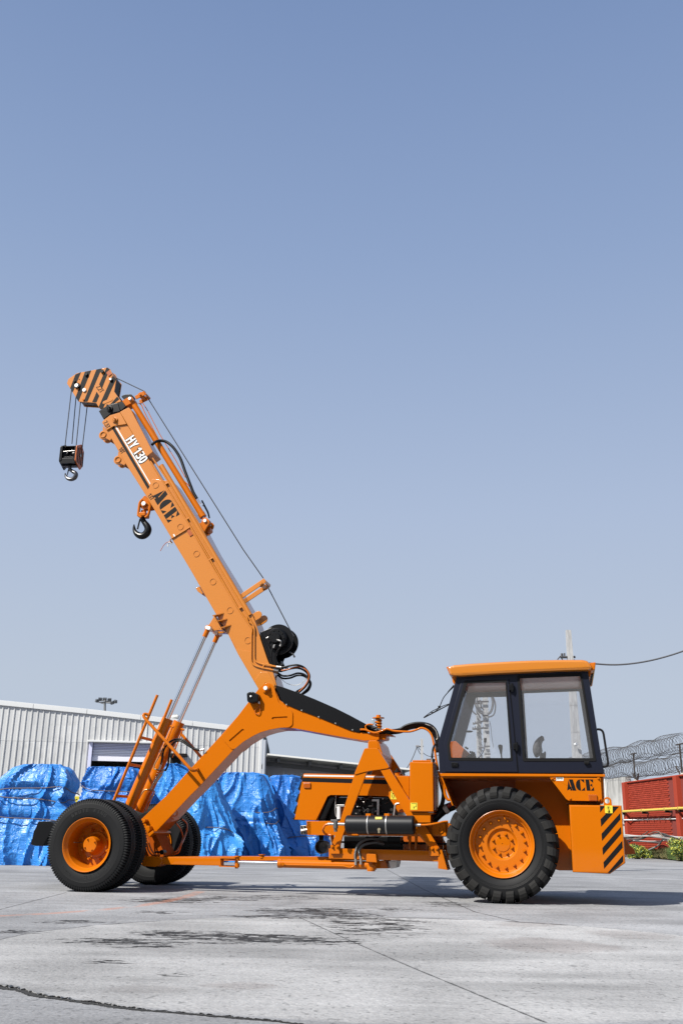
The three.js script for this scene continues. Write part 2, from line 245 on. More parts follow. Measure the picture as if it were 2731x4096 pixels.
// ---------- warehouse ----------
const WZ = -33, WTURN = 6 * R;
const wOrigin = atZ(0, 3318, WZ); wOrigin.y = 0;
const wU = new V3(Math.cos(WTURN), 0, -Math.sin(WTURN)), wN = new V3(Math.sin(WTURN), 0, Math.cos(WTURN));
const onWall = (x, y, off = 0) => { const d = rayDir(x, y), o = wOrigin.clone().addScaledVector(wN, off), cam = camera.position; const t = o.clone().sub(cam).dot(wN) / d.dot(wN), p = cam.clone().addScaledVector(d, t); return new V2(p.clone().sub(o).dot(wU), p.y); };
{
  const wh = thing('warehouse', 'long pale grey warehouse clad in ribbed metal sheets with a roller shutter', 'warehouse', wOrigin.toArray(), WTURN);
  const clad = std(C(0.52, 0.53, 0.54), 0.5, 0.1), trim = std(C(0.53, 0.54, 0.54), 0.55), jamb = std(C(0.50, 0.51, 0.66), 0.5), inner = std(C(0.1, 0.1, 0.1), 0.9);
  const sL = -9, sR = onWall(1044, 3000).x, roofTop = [onWall(0, 2801), onWall(400, 2841), onWall(917, 2902), onWall(1044, 2917)];
  const roofY = s => { const p = roofTop; const k = s < p[1].x ? 0 : s < p[2].x ? 1 : 2; return p[k].y + (p[k + 1].y - p[k].y) * (s - p[k].x) / (p[k + 1].x - p[k].x); };
  const seamY = (onWall(100, 2962).y + onWall(700, 2982).y) / 2, baseY = onWall(283, 3178).y;
  const dL = onWall(357, 3000).x, dR = onWall(650, 3000).x, dT = onWall(450, 2970).y;
  const fas = onWall(0, 2801).y - onWall(0, 2821).y;
  // core wall with door opening, side walls, back, roof
  const sh = new THREE.Shape([new V2(sL, 0), new V2(dL, 0), new V2(dL, dT), new V2(dR, dT), new V2(dR, 0), new V2(sR, 0), new V2(sR, roofY(sR) - 0.1), new V2(sL, roofY(sL) - 0.1)]);
  mesh('wall', extrude(sh, -0.3, -0.05, 0), inner, wh);
  mesh('wall', box(0.2, roofY(sR) - 0.15, 7, sR - 0.1, (roofY(sR) - 0.15) / 2, -3.82, 0), clad, wh);
  mesh('wall', box(0.2, 4.4, 7, sL + 0.1, 2.2, -3.82, 0), inner, wh);
  mesh('wall', box(sR - sL - 0.5, 4.2, 0.2, (sL + sR) / 2, 2.1, -7.2, 0), inner, wh);
  const rs = new THREE.Shape([new V2(sL - 0.05, roofY(sL) - 0.12), new V2(sR + 0.05, roofY(sR) - 0.12), new V2(sR + 0.05, roofY(sR) - 0.02), new V2(sL - 0.05, roofY(sL) - 0.02)]);
  mesh('roof', extrude(rs, -7.4, -0.051, 0), trim, wh);
  // fascia lengths
  const cuts = [sL, onWall(127, 2900).x, onWall(344, 2900).x, onWall(562, 2900).x, onWall(770, 2900).x, sR + 0.05];
  cuts.forEach((a, i) => { if (!i) return; const l = cuts[i - 1] + 0.01, s = new THREE.Shape([new V2(l, roofY(l) - fas), new V2(a, roofY(a) - fas), new V2(a, roofY(a)), new V2(l, roofY(l))]); mesh('fascia', extrude(s, -0.04, 0.07, 0.008), trim, wh); });
  // ribbed sheets: upper and lower rows
  const pitch = 0.19, per = 5;
  const rib = (s, y0, y1) => { const g = new THREE.BufferGeometry(), a = 0.032, b = 0.014, d = 0.03; const q = [[-a, 0], [-b, d], [b, d], [a, 0]], p = []; for (let k = 0; k < 3; k++) { const [x0, z0] = q[k], [x1, z1] = q[k + 1]; p.push(s + x0, y0, z0, s + x1, y0, z1, s + x1, y1, z1, s + x0, y0, z0, s + x1, y1, z1, s + x0, y1, z0); } g.setAttribute('position', new THREE.Float32BufferAttribute(p, 3)); g.computeVertexNormals(); return g; };
  const grime = noiseTex(512, 0.25, (u, v) => { const s = fbm(u * 60, v * 3, 3), b = fbm(u * 6, v * 6, 4); return 255 * (0.86 + 0.14 * s - 0.2 * smooth(0.55, 0.8, b)); });
  const sheetTone = [0, 1, 2].map(i => std(C(0.475 + i * 0.022, 0.48 + i * 0.022, 0.48 + i * 0.022), 0.45 + 0.05 * i, 0.1, { map: grime }));
  let n = 0;
  for (let s = sL; s < sR; s += pitch * per) for (const row of [0, 1]) {
    let a = s, b = Math.min(s + pitch * per, sR); const y0 = row ? seamY : baseY, low = row ? Math.min(roofY(a), roofY(b)) - fas * 0.6 : seamY - 0.002;
    const pieces = [];
    const strip = (a, b) => { const p = new THREE.Shape([new V2(a, y0), new V2(b, y0), new V2(b, row ? roofY(b) - fas * 0.5 : low), new V2(a, row ? roofY(a) - fas * 0.5 : low)]); pieces.push(extrude(p, -0.03 + (row ? 0.004 : 0), -0.0 + (row ? 0.004 : 0), 0)); for (let k = 0; k < per; k++) { const x = s + (k + 0.5) * pitch; if (x > a + 0.03 && x < b - 0.03) pieces.push(rib(x, y0, row ? roofY(x) - fas * 0.6 : low)); } };
    if (!row && b > dL && a < dR) { if (a < dL - 0.05) strip(a, dL); if (b > dR + 0.05) strip(dR, b); } else strip(a, b);
    if (pieces.length) mesh('cladding_sheet', merge(pieces), sheetTone[(n * 7 + 3 * row) % 3], wh);
    n++;
  }
  mesh('base_flashing', merge([box(dL - sL, 0.06, 0.12, (sL + dL) / 2, baseY - 0.03, 0, 0.01), box(sR - dR, 0.06, 0.12, (sR + dR) / 2, baseY - 0.03, 0, 0.01)]), trim, wh);
  // screws along the seam
  const scr = []; for (let s = sL + 0.1; s < sR; s += pitch) for (const y of [seamY + 0.09, baseY + 0.6 + seamY * 0.25]) if (!(s > dL && s < dR && y < dT)) { const g = new THREE.SphereGeometry(0.014, 6, 4); g.translate(s, y + (vn(s * 3, 1) - 0.5) * 0.05, 0.006); scr.push(g); }
  mesh('screw', merge(scr), M.zinc, wh, 'stuff');
  // shutter
  const jw = onWall(371, 3000).x - dL;
  for (const x of [dL + jw / 2, dR - jw / 2]) mesh('door_jamb', box(jw, dT, 0.1, x, dT / 2, 0.03, 0.01), jamb, wh);
  mesh('lintel', box(dR - dL + 0.1, 0.06, 0.25, (dL + dR) / 2, dT + 0.02, 0.06, 0.01), trim, wh);
  const shB = onWall(450, 3045).y, sl = 0.052; const slatM = std(C(0.52, 0.53, 0.68), 0.45, 0.2), slatL = std(C(0.72, 0.72, 0.80), 0.4, 0.2);
  for (let y = shB + 0.16, k = 0; y < dT; y += sl, k++) mesh('slat', box(dR - dL - 2 * jw, sl * 0.86, 0.03, (dL + dR) / 2, y + sl / 2, -0.08, 0.012), k < 4 ? slatL : slatM, wh);
  mesh('bottom_rail', box(dR - dL - 2 * jw, 0.155, 0.05, (dL + dR) / 2, shB + 0.08, -0.08, 0.01), slatL, wh);
  // dark vent window beyond the door
  const a = onWall(684, 3015), b = onWall(722, 3072), vw = part('window', wh);
  mesh('frame', box(b.x - a.x, a.y - b.y, 0.1, (a.x + b.x) / 2, (a.y + b.y) / 2, 0.03, 0.01), M.dark, vw);
  mesh('canopy', box(b.x - a.x + 0.25, 0.1, 0.3, (a.x + b.x) / 2 + 0.08, a.y - 0.05, 0.12, 0.01), M.dark, vw);
  // brick plinth: the bricks in view are built, the rest is one run behind the tarpaulins
  const brickM = [0, 1, 2].map(i => std(C(0.24 + 0.03 * i, 0.045 + 0.008 * i, 0.025 + 0.005 * i), 0.9));
  const bl = onWall(225, 3200).x, br = onWall(330, 3200).x, bg = new RoundedBoxGeometry(0.21, 0.066, 0.1, 1, 0.008);
  for (let r0 = 0; r0 < 9; r0++) for (let s = bl + (r0 % 2) * 0.11; s < br; s += 0.22) { const m = mesh('brick', bg, brickM[Math.floor(rnd() * 3)], wh); m.position.set(s + 0.1, baseY - 0.1 - r0 * 0.076, -0.02 + rr(-0.004, 0.004)); }
  mesh('plinth', merge([box(bl - sL, baseY - 0.06, 0.1, (sL + bl) / 2, (baseY - 0.06) / 2, -0.03, 0), box(dL - br, baseY - 0.06, 0.1, (dL + br) / 2, (baseY - 0.06) / 2, -0.03, 0), box(sR - dR, baseY - 0.06, 0.1, (sR + dR) / 2, (baseY - 0.06) / 2, -0.03, 0), box(br - bl + 0.1, baseY - 0.06, 0.04, (bl + br) / 2, (baseY - 0.06) / 2, -0.06, 0)]), brickM[0], wh);
  mesh('yellow_post_band', box(0.16, 0.34, 0.06, onWall(310, 3200).x, onWall(310, 3208).y, 0.06, 0.01), M.yellow, wh);
  // corner downpipe and gutter hood of the return side
  mesh('corner_trim', box(0.09, roofY(sR) - 0.1 - baseY, 0.1, sR + 0.0, (roofY(sR) - 0.1 + baseY) / 2, 0.02, 0.01), clad, wh);
  mesh('downpipe', pipe([new V3(sR + 0.13, 0.2, 0.02), new V3(sR + 0.13, roofY(sR) - 0.35, 0.02)], 0.06), std(C(0.33, 0.35, 0.39), 0.5, 0.2), wh);
  const hd = [[1056, 2945], [1066, 2946], [1078, 3000], [1080, 3023], [1060, 3022]].map(p => onWall(...p, -1));
  mesh('eave_end', extrude(new THREE.Shape(hd), -1.5, -1, 0.01), std(C(0.16, 0.165, 0.155), 0.7), wh);
  // turbine ventilator on the roof
  const tv = part('roof_ventilator', wh), tc = onWall(702, 2874, -0.8);
  const ribs = []; for (let k = 0; k < 20; k++) { const g = new THREE.TorusGeometry(0.13, 0.018, 6, 12, Math.PI); g.rotateZ(-Math.PI / 2); g.scale(1, 1.05, 1); g.rotateY(k / 20 * 2 * Math.PI); ribs.push(g); }
  const vg = merge(ribs); vg.translate(tc.x, tc.y, -0.8); mesh('vane', vg, std(C(0.45, 0.45, 0.43), 0.4, 0.5), tv, 'stuff');
  const nk = new THREE.CylinderGeometry(0.11, 0.12, 0.5, 16); nk.translate(tc.x, tc.y - 0.3, -0.8); mesh('neck', nk, trim, tv);
}
// ---------- unseen building added behind the camera to darken low reflections and ambient light ----------
{
  const t = thing('added_dark_building', 'long dark building added unseen behind the camera to darken reflections', 'building', [0, 0, 26]);
  mesh('wall', box(90, 9, 0.4, 0, 4.5, 0, 0), std(C(0.10, 0.095, 0.085), 0.9), t); mesh('roof', box(91, 0.3, 14, 0, 9.15, 6.6, 0.02), std(C(0.12, 0.12, 0.12), 0.8), t); mesh('wall', box(90, 9, 0.4, 0, 4.5, 13, 0), std(C(0.10, 0.095, 0.085), 0.9), t);
  for (let k = 0; k < 14; k++) mesh('window', box(3.2, 1.6, 0.1, -42 + k * 6.4, 6, -0.23, 0.02), std(C(0.03, 0.035, 0.04), 0.2), t);
}
// ---------- low annex with a shed roof ----------
{
  const off = -0.6, o3 = wOrigin.clone().addScaledVector(wN, off), an = thing('annex_shed', 'low grey corrugated shed with dark open eaves right of the warehouse', 'shed', o3.toArray(), WTURN);
  const q = (x, y) => onWall(x, y, off), dk = std(C(0.07, 0.07, 0.068), 0.8), cl = std(C(0.30, 0.30, 0.31), 0.6, 0.1), roofM = std(C(0.22, 0.225, 0.2), 0.7);
  const a = q(1052, 3024), b = q(1620, 3084), wl = q(1052, 3052), wr = q(1620, 3110);
  const yAt = (p, r, s) => p.y + (r.y - p.y) * (s - p.x) / (r.x - p.x), sR = onWall(1044, 3000).x + 0.2;
  mesh('roof', extrude(new THREE.Shape([new V2(sR, yAt(a, b, sR) - 0.06), new V2(b.x, b.y - 0.06), new V2(b.x, b.y), new V2(sR, yAt(a, b, sR))]), -6, 1.0, 0.01), roofM, an);
  mesh('roof_edge', extrude(new THREE.Shape([new V2(sR, yAt(a, b, sR) - 0.035), new V2(b.x, b.y - 0.035), new V2(b.x, b.y + 0.02), new V2(sR, yAt(a, b, sR) + 0.02)]), 1.003, 1.06, 0.005), std(C(0.6, 0.6, 0.57), 0.6), an);
  for (let i = 0; i < 5; i++) { const s = sR + 0.4 + i * 1.05, y = yAt(a, b, s); mesh('rafter', box(0.09, 0.14, 1.5, s, y - 0.14, 0.2, 0.01), dk, an); }
  mesh('purlin', extrude(new THREE.Shape([new V2(sR, yAt(a, b, sR) - 0.34), new V2(b.x, b.y - 0.34), new V2(b.x, b.y - 0.2), new V2(sR, yAt(a, b, sR) - 0.2)]), 0.3, 0.42, 0.01), dk, an);
  for (let i = 0; i < 8; i++) {
    const s0 = sR + i * 0.62, s1 = Math.min(s0 + 0.615, b.x); if (s0 > b.x) break; const gs = [extrude(new THREE.Shape([new V2(s0, 0), new V2(s1, 0), new V2(s1, yAt(a, b, s1) - 0.1), new V2(s0, yAt(a, b, s0) - 0.1)]), -0.05, 0, 0)];
    for (let k = 0; k < 4; k++) gs.push(box(0.02, 2.2, 0.02, s0 + 0.08 + k * 0.155, 1.6, 0.005, 0));
    mesh('cladding_sheet', merge(gs), cl, an);
  }
  mesh('wall', box(0.2, yAt(a, b, b.x) - 0.2, 5, b.x - 0.1, (b.y - 0.2) / 2, -2.6, 0), cl, an);
  mesh('post', box(0.12, b.y - 0.2, 0.12, q(1390, 3100).x, (b.y - 0.2) / 2, 0.7, 0.01), std(C(0.2, 0.07, 0.03), 0.7), an);
}
// ---------- tarpaulin-covered stacks ----------
{
  const tarpTex = noiseTex(512, 1, (u, v) => { let f = 1e9, g = 1e9; for (let q = 0; q < 1; q++) { } const w = Math.abs(vn(u * 24, v * 24) - 0.5) * 2, w2 = Math.abs(vn(u * 60 + 9, v * 60) - 0.5) * 2, w3 = Math.abs(vn(u * 120 + 5, v * 120) - 0.5) * 2; return 255 * (0.55 * w + 0.3 * w2 + 0.15 * w3); });
  const blues = [0, 1, 2].map(i => phys(C(0.018 + 0.007 * i, 0.14 + 0.035 * i, 0.46 + 0.05 * i), 0.38, { bumpMap: tarpTex, bumpScale: 0.011, specularIntensity: 1, side: THREE.DoubleSide }));
  const ropeM = std(C(0.10, 0.085, 0.09), 0.9);
  const stacks = [
    ['tall slumped blue tarpaulin stack at the far left, tied with three ropes', -21.3, 0.72, [[3053, 58, 240], [3066, 15, 258], [3110, -30, 268], [3165, -62, 267], [3192, -66, 252], [3230, -74, 286], [3330, -84, 268], [3452, -100, 260]], 1, [3160, 3195, 3270]],
    ['square-topped blue tarpaulin stack in front of the roller shutter', -25, 0.7, [[3064, 335, 538], [3074, 330, 546], [3140, 317, 549], [3185, 316, 545], [3300, 306, 556], [3440, 296, 570]], 0, [3150, 3300]],
    ['pale blue tarpaulin stack half hidden by the orange lower arm of the crane', -26, 0.8, [[3051, 650, 725], [3062, 630, 770], [3110, 612, 872], [3190, 606, 884], [3300, 600, 922], [3370, 598, 946], [3431, 596, 950]], 2, [3310]],
    ['bulging blue tarpaulin stack with a flat top, left of the engine hood', -28, 0.85, [[3087, 885, 1052], [3094, 872, 1066], [3150, 868, 1084], [3215, 876, 1098], [3250, 892, 1104], [3300, 905, 1112], [3360, 908, 1132], [3428, 912, 1152]], 1, [3225, 3270]],
    ['blue tarpaulin stack partly behind the front of the engine hood', -29.3, 0.85, [[3099, 1072, 1200], [3105, 1066, 1216], [3180, 1080, 1230], [3260, 1098, 1268], [3340, 1120, 1305], [3427, 1136, 1330]], 0, [3330]],
  ];
  stacks.forEach(([label, z, depth, prof, tone, ropes], si) => {
    const mid = prof[3], base = atZ((mid[1] + mid[2]) / 2, 3440, z); base.y = 0;
    const t = thing('tarpaulin_stack', label, 'covered stack', base.toArray(), 0, 'goods under blue tarpaulins along the warehouse');
    const rows = prof.map(([y, l, r]) => { const a = atZ(l, y, z), b = atZ(r, y, z); return [a.y, a.x - base.x, b.x - base.x]; });
    rows[rows.length - 1][0] = 0;
    const top = rows[0][0], NU = 230, NV = 120, pos = [], uv = [], idx = [], e = 0.34;
    const at = y => { let k = 0; while (k < rows.length - 2 && y < rows[k + 1][0]) k++; const f = Math.min(1, Math.max(0, (rows[k][0] - y) / (rows[k][0] - rows[k + 1][0]))); return [rows[k][1] + (rows[k + 1][1] - rows[k][1]) * f, rows[k][2] + (rows[k + 1][2] - rows[k][2]) * f]; };
    const facet = (x, y) => { let d1 = 9, d2 = 9, val = 0; const xi = Math.floor(x), yi = Math.floor(y); for (let a = -1; a < 2; a++) for (let b = -1; b < 2; b++) { const X = xi + a, Y = yi + b, h = TAB[((Y & 255) * 256 + (X & 255))], h2 = TAB[(((Y + 61) & 255) * 256 + ((X + 17) & 255))]; const qx = X + h, qy = Y + h2, d = Math.hypot(x - qx, y - qy); if (d < d1) { d2 = d1; d1 = d; val = (x - qx) * (h - 0.5) * 2.4 + (y - qy) * (h2 - 0.5) * 2.4; } else if (d < d2) d2 = d; } return val + 0.35 * (1 - Math.min(1, (d2 - d1) * 5)); };
    const ring = (hc, s) => { const c = Math.cos(hc), q = Math.sin(hc); return [Math.sign(c) * Math.pow(Math.abs(c), s), Math.sign(q) * Math.pow(Math.abs(q), s)]; };
    const [ml, mr] = at(top * 0.5), mw = (mr - ml) / 2, cum = [0], SN = 4000; { let pr = ring(0, e); for (let i = 1; i <= SN; i++) { const q = ring(i / SN * 2 * Math.PI, e); cum.push(cum[i - 1] + Math.hypot((q[0] - pr[0]) * mw, (q[1] - pr[1]) * depth)); pr = q; } }
    const total = cum[SN], thAt = f => { let lo = 0, hi = SN; const t = f * total; while (hi - lo > 1) { const m = (lo + hi) >> 1; cum[m] < t ? lo = m : hi = m; } return (lo + (t - cum[lo]) / (cum[hi] - cum[lo] || 1)) / SN * 2 * Math.PI; };
    for (let v = 0; v <= NV; v++) for (let u = 0; u <= NU; u++) {
      const th = thAt(u / NU), arc = u / NU * total, tv = v / NV, cap = tv < 0.14, y = cap ? top : top * (1 - (tv - 0.14) / 0.86), [l, r] = at(y), k = cap ? tv / 0.14 : 1, [hx, hz] = ring(th, e), s = arc + si * 13.7, low = 1 - y / top;
      const drift = 0.5 * (fbm(s * 0.8, y * 0.7, 2) - 0.5);
      const rid = 1 - Math.abs(2 * vn((s + drift) * 1.7 + 0.15 * y, y * 0.35 + si * 9) - 1), rid2 = 1 - Math.abs(2 * vn((s + drift) * 4.3 - 0.5 * y, y * 0.9 + si * 4) - 1);
      const rid3 = 1 - Math.abs(2 * vn((s + drift) * 2.6 + 0.9 * y + 40, y * 0.5 + si * 7) - 1);
      let fold = Math.pow(rid, 4) * 0.15 * (0.35 + 0.9 * low) + Math.pow(rid2, 5) * 0.075 * (0.5 + low) + Math.pow(rid3, 7) * 0.09 - 0.125 + (fbm(s * 0.8, y * 0.6 + si * 5, 2) - 0.5) * 0.10;
      for (let q = 0; q <= ropes.length; q++) { const y1 = q ? atZ(200, ropes[q - 1], z).y : top, y0 = q < ropes.length ? atZ(200, ropes[q], z).y : 0; if (y <= y1 && y >= y0 && y1 - y0 > 0.05) fold += 0.04 * Math.sin(Math.PI * Math.pow((y1 - y) / (y1 - y0), 1.6)) * Math.min(1, (y1 - y0) / 0.5); }   // cloth hangs slack between the ropes
      let cr = facet(s * 3.4 + y * 1.6 + si * 31, y * 2.2 - s * 0.8) * 0.016 + facet(s * 10 + y * 3, y * 8 + si * 3) * 0.0065;
      for (const ry of ropes) { const yy = atZ(200, ry, z).y + Math.sin(th * 2 + ry) * 0.07; const ay = Math.abs(y - yy); cr -= 0.045 * Math.exp(-ay / 0.09); cr += 0.03 * Math.exp(-ay / 0.2) * (1 - Math.abs(2 * vn(s * 7, si * 3 + ry) - 1) - 0.5); }
      const dd = fold + cr, W = (r - l) / 2, D = depth * (0.92 + 0.12 * low);
      const X = (l + r) / 2 + (W * hx) * k + hx * dd * (k > 0.6 ? 1 : 0.2), Z = -depth + (D * hz) * k + hz * dd * (k > 0.6 ? 1 : 0.2);
      const Y = y + (cap ? 0.05 * (1 - k) * (vn(X * 3, Z * 3 + si) - 0.2) + facet(X * 5, Z * 5) * 0.02 : 0);
      pos.push(X, Math.max(0.005, Y), Z); uv.push(s / 1.1, y / 1.1 + (cap ? k * 0.5 : 0));
      if (u < NU && v < NV) { const a = v * (NU + 1) + u, b = a + NU + 1; idx.push(a, a + 1, b, b, a + 1, b + 1); }
    }
    const g = new THREE.BufferGeometry(); g.setAttribute('position', new THREE.Float32BufferAttribute(pos, 3)); g.setAttribute('uv', new THREE.Float32BufferAttribute(uv, 2)); g.setIndex(idx); g.computeVertexNormals();
    mesh('tarpaulin', toCreasedNormals(g, 0.55), blues[tone], t);
    for (const ry of ropes) {
      const pts = []; for (let i = 0; i <= 40; i++) { const th = Math.PI * (-0.08 + 1.16 * i / 40), yy = atZ(200, ry, z).y + Math.sin(th * 2 + ry) * 0.07, [l, r] = at(yy), ct = Math.cos(th), st = Math.sin(th); pts.push(new V3((l + r) / 2 + (r - l) / 2 * Math.sign(ct) * Math.pow(Math.abs(ct), 0.34), yy, -depth + depth * 0.97 * Math.sign(st) * Math.pow(Math.abs(st), 0.34))); }
      mesh('rope', tube(pts, 0.012, 120, 5), ropeM, t);
    }
  });
}
// ---------- boundary wall on the right ----------
const BA = atZ(2517, 3357, -44), BB = atZ(2731, 3361, -38.6); BA.y = BB.y = 0;
const bDir = BB.clone().sub(BA).setY(0).normalize(), bTurn = Math.atan2(-bDir.z, bDir.x), bN = new V3(-bDir.z, 0, bDir.x); if (bN.z < 0) bN.negate();
const onB = (x, y, off = 0) => { const o = BA.clone().addScaledVector(bN, off), d = rayDir(x, y), t = o.clone().sub(camera.position).dot(bN) / d.dot(bN), p = camera.position.clone().addScaledVector(d, t); return new V2(p.sub(o).dot(bDir), p.y); };
{
  const topR = onB(2600, 3118).y, len = 9, red = [0, 1, 2, 3].map(i => phys(C(0.22 + 0.017 * i, 0.03 + 0.003 * i, 0.0155 + 0.002 * i), 0.85, { specularIntensity: 0.3 }));
  const bw = thing('brick_wall', 'red painted brick boundary wall with piers at the right edge', 'wall', BA.toArray(), bTurn);
  mesh('wall_core', box(len, topR - 0.03, 0.2, len / 2, (topR - 0.03) / 2, -0.12, 0), std(C(0.15, 0.02, 0.013), 0.9), bw);
  const bg = new RoundedBoxGeometry(0.222, 0.066, 0.1, 1, 0.009); const bs = [];
  let count = 0;
  const put = (s, y, h = 1) => { if (count < 290) { const m = mesh('brick', bg, red[Math.floor(rnd() * 4)], bw); m.position.set(s, y, -0.045 + rr(-0.008, 0.006)); m.rotation.y = rr(-0.02, 0.02); count++; } else { const g = bg.clone(); g.translate(s, y, -0.045 + rr(-0.008, 0.006)); bs.push(g); } };
  for (let r0 = 0; (r0 + 0.5) * 0.078 < topR; r0++) { const row = Math.floor(topR / 0.078) - r0; for (let s = 0.3 + (row % 2) * 0.116; s < 4.4; s += 0.232) put(s, row * 0.078 - 0.02); }
  if (bs.length) mesh('brickwork', merge(bs), red[1], bw, 'stuff');
  const s1 = onB(2718, 3200).x;
  for (const s of [0.08, s1, s1 + 3.4]) mesh('pier', box(0.3, topR + 0.02, 0.3, s, topR / 2, 0.02, 0.015), red[2], bw);
  mesh('coping', box(len, 0.06, 0.26, len / 2, topR, -0.07, 0.01), red[1], bw);
  // grey rendered wall running on behind the crane
  const topG = onB(2480, 3109).y, gl = 26;
  const stain = noiseTex(512, 1, (u, v) => { const s = fbm(u * 18, v * 2.2, 4), b = fbm(u * 7, v * 7, 4), top = smooth(0.35, 0.75, s), c = 142 + 34 * b - 34 * top * smooth(0.35, 0.65, fbm(u * 40, v * 3 + 7, 3)); return [c, c, c * 0.985]; }, true);
  const gw = thing('rendered_wall', 'grey rendered boundary wall stained with damp, left of the red bricks', 'wall', BA.clone().addScaledVector(bDir, -gl).toArray(), bTurn);
  const gm = std(C(1, 1, 1), 0.9, 0, { map: stain }); const g = new THREE.BoxGeometry(gl - 0.08, topG, 0.24, 1, 1, 1); const uv = g.attributes.uv; for (let i = 0; i < uv.count; i++) uv.setXY(i, uv.getX(i) * gl / 4, uv.getY(i)); g.translate((gl - 0.08) / 2, topG / 2, -0.16); mesh('wall_face', g, gm, gw);
  // missing render with bricks showing near its foot
  const old = [0, 1].map(i => std(C(0.42 + i * 0.06, 0.30 + i * 0.05, 0.24 + i * 0.05), 0.9));
  for (let r0 = 0; r0 < 13; r0++) for (let k = 0; k < 4; k++) { const p = onB(2512, 3290); const s = gl + p.x - 0.75 + k * 0.23 + (r0 % 2) * 0.11 + Math.sin(r0 * 1.7) * 0.12; if (rnd() < 0.75 && s < gl - 0.25) { const m = mesh('brick', bg, old[Math.floor(rnd() * 2)], gw); m.position.set(s, p.y - 0.1 - r0 * 0.078, -0.085); } }
  // pipes on the wall
  const a = onB(2380, 3250, 0.25), b = onB(2731, 3232, 0.25), rail = (name, label, cat, pts, r, mat) => { const p = thing(name, label, cat, BA.clone().addScaledVector(bN, 0.25).toArray(), bTurn); return [p, pts]; };
  const yp = thing('gas_pipe', 'yellow painted pipe on brackets along the red wall', 'pipe', BA.clone().addScaledVector(bN, 0.25).toArray(), bTurn);
  const py = (onB(2480, 3247, 0.25).y + onB(2720, 3233, 0.25).y) / 2;
  mesh('pipe', pipe([new V3(-12, py, 0), new V3(len, py, 0)], 0.05), std(C(0.48, 0.35, 0.055), 0.6), yp);
  for (const x of [2490, 2568, 2660, 2715]) { const s = onB(x, 3250, 0.25).x; mesh('bracket', box(0.06, 0.08, 0.3, s, py - 0.09, -0.13, 0.005), M.dark, yp); mesh('clamp', box(0.05, 0.13, 0.13, s, py, 0, 0.01), std(C(0.3, 0.2, 0.05), 0.7), yp); }
  const wp = thing('conduit', 'thin white conduit clipped across the lower red wall', 'pipe', BA.clone().addScaledVector(bN, 0.08).toArray(), bTurn), wy = onB(2600, 3277, 0.08).y;
  mesh('pipe', tube([new V3(-8, wy - 0.09, 0), new V3(-0.3, wy - 0.08, 0), new V3(0.1, wy, 0.16), new V3(0.5, wy, 0), new V3(len, wy - 0.02, 0)], 0.026, 80, 6), std(C(0.68, 0.66, 0.64), 0.6), wp);
  for (let k = 0; k < 8; k++) mesh('clip', box(0.03, 0.08, 0.06, 0.7 + k * 0.55, wy - 0.005, -0.01, 0.004), M.zinc, wp);
  const dp = onB(2421, 3115, 0.05), dq = onB(2428, 3240, 0.05);
  const wd = thing('white_drainpipe', 'thin white upright pipe on the grey wall beside the counterweight', 'pipe', BA.clone().addScaledVector(bN, 0.1).toArray(), bTurn); mesh('pipe', pipe([new V3(dp.x, dp.y, 0), new V3(dq.x, 0.1, 0)], 0.028), M.white, wd);
  // brackets and razor wire
  const iron = std(C(0.05, 0.04, 0.036), 0.8, 0.3), wire = std(C(0.055, 0.05, 0.048), 0.6, 0.4);
  const bases = [-9.5, -6.6, -3.4, onB(2531, 3110).x, onB(2719, 3100).x, onB(2719, 3100).x + 3.1];
  bases.forEach((s, i) => {
    const f = thing('wire_bracket', ['rusty angle-iron bracket holding razor wire, on the grey wall behind the cab', 'rusty angle-iron bracket under razor wire, second along the grey wall', 'rusty angle-iron bracket under razor wire, third along the grey wall', 'splayed iron bracket where the grey wall meets the red bricks', 'upright iron bracket above the red wall at the picture edge', 'iron bracket beyond the right-hand pier of the red wall'][i], 'bracket', BA.clone().addScaledVector(bDir, s).addScaledVector(bN, -0.1).setY((s < -0.1 ? topG : topR)).toArray(), bTurn, 'iron brackets of the razor wire');
    mesh('post', box(0.055, 1.18, 0.055, -0.06, 0.58, 0, 0.004), iron, f); mesh('crossbar', box(0.62, 0.05, 0.05, -0.06, 1.17, 0, 0.004), iron, f);
    for (const [dx, dy, l, ro] of [[-0.22, 0.16, 0.62, -0.62], [0.22, 0.16, 0.52, 0.75], [0.2, 0.04, 0.5, 0.5]]) { const g = box(0.045, l, 0.045, 0, 0, 0, 0.003); g.rotateZ(-ro + Math.PI * 0); g.rotateZ(ro > 0 ? -0.2 : 0.2); g.translate(dx, dy, rr(-0.08, 0.08)); mesh('strut', g, iron, f); }
    const lump = new THREE.IcosahedronGeometry(0.13, 1); lump.scale(1.2, 0.7, 0.9); lump.translate(0.02, 0.02, 0); mesh('mortar', lump, std(C(0.3, 0.28, 0.25), 0.95), f);
  });
  const coil = (label, y, r, ph) => {
    const cw = thing('razor_wire', label, 'razor wire', BA.clone().addScaledVector(bN, -0.1).toArray(), bTurn, null), L = 17;
    for (const [pt, ro, q0] of [[0.23, 1, 0], [0.31, 0.86, 2.1]]) {
      const pts = [], turns = L / pt;
      for (let i = 0; i <= turns * 16; i++) { const t = i / 16, q = t * 2 * Math.PI + q0, s = -11 + t * pt + 0.16 * (vn(t * 0.6, ph + q0) - 0.5), ra = r * ro * (0.82 + 0.36 * vn(t * 0.3, ph + q0)), sag = 0.16 * (vn(s * 0.7, ph + 5 + q0) - 0.5); pts.push(new V3(s + ra * 0.3 * Math.sin(q + ph + t * 0.21) * vn(t * 0.5, ph + 9), y(s) + sag + Math.sin(q) * ra, Math.cos(q) * ra)); }
      mesh('coil', new THREE.TubeGeometry(new THREE.CatmullRomCurve3(pts), pts.length - 1, 0.0068, 4), wire, cw);
    }
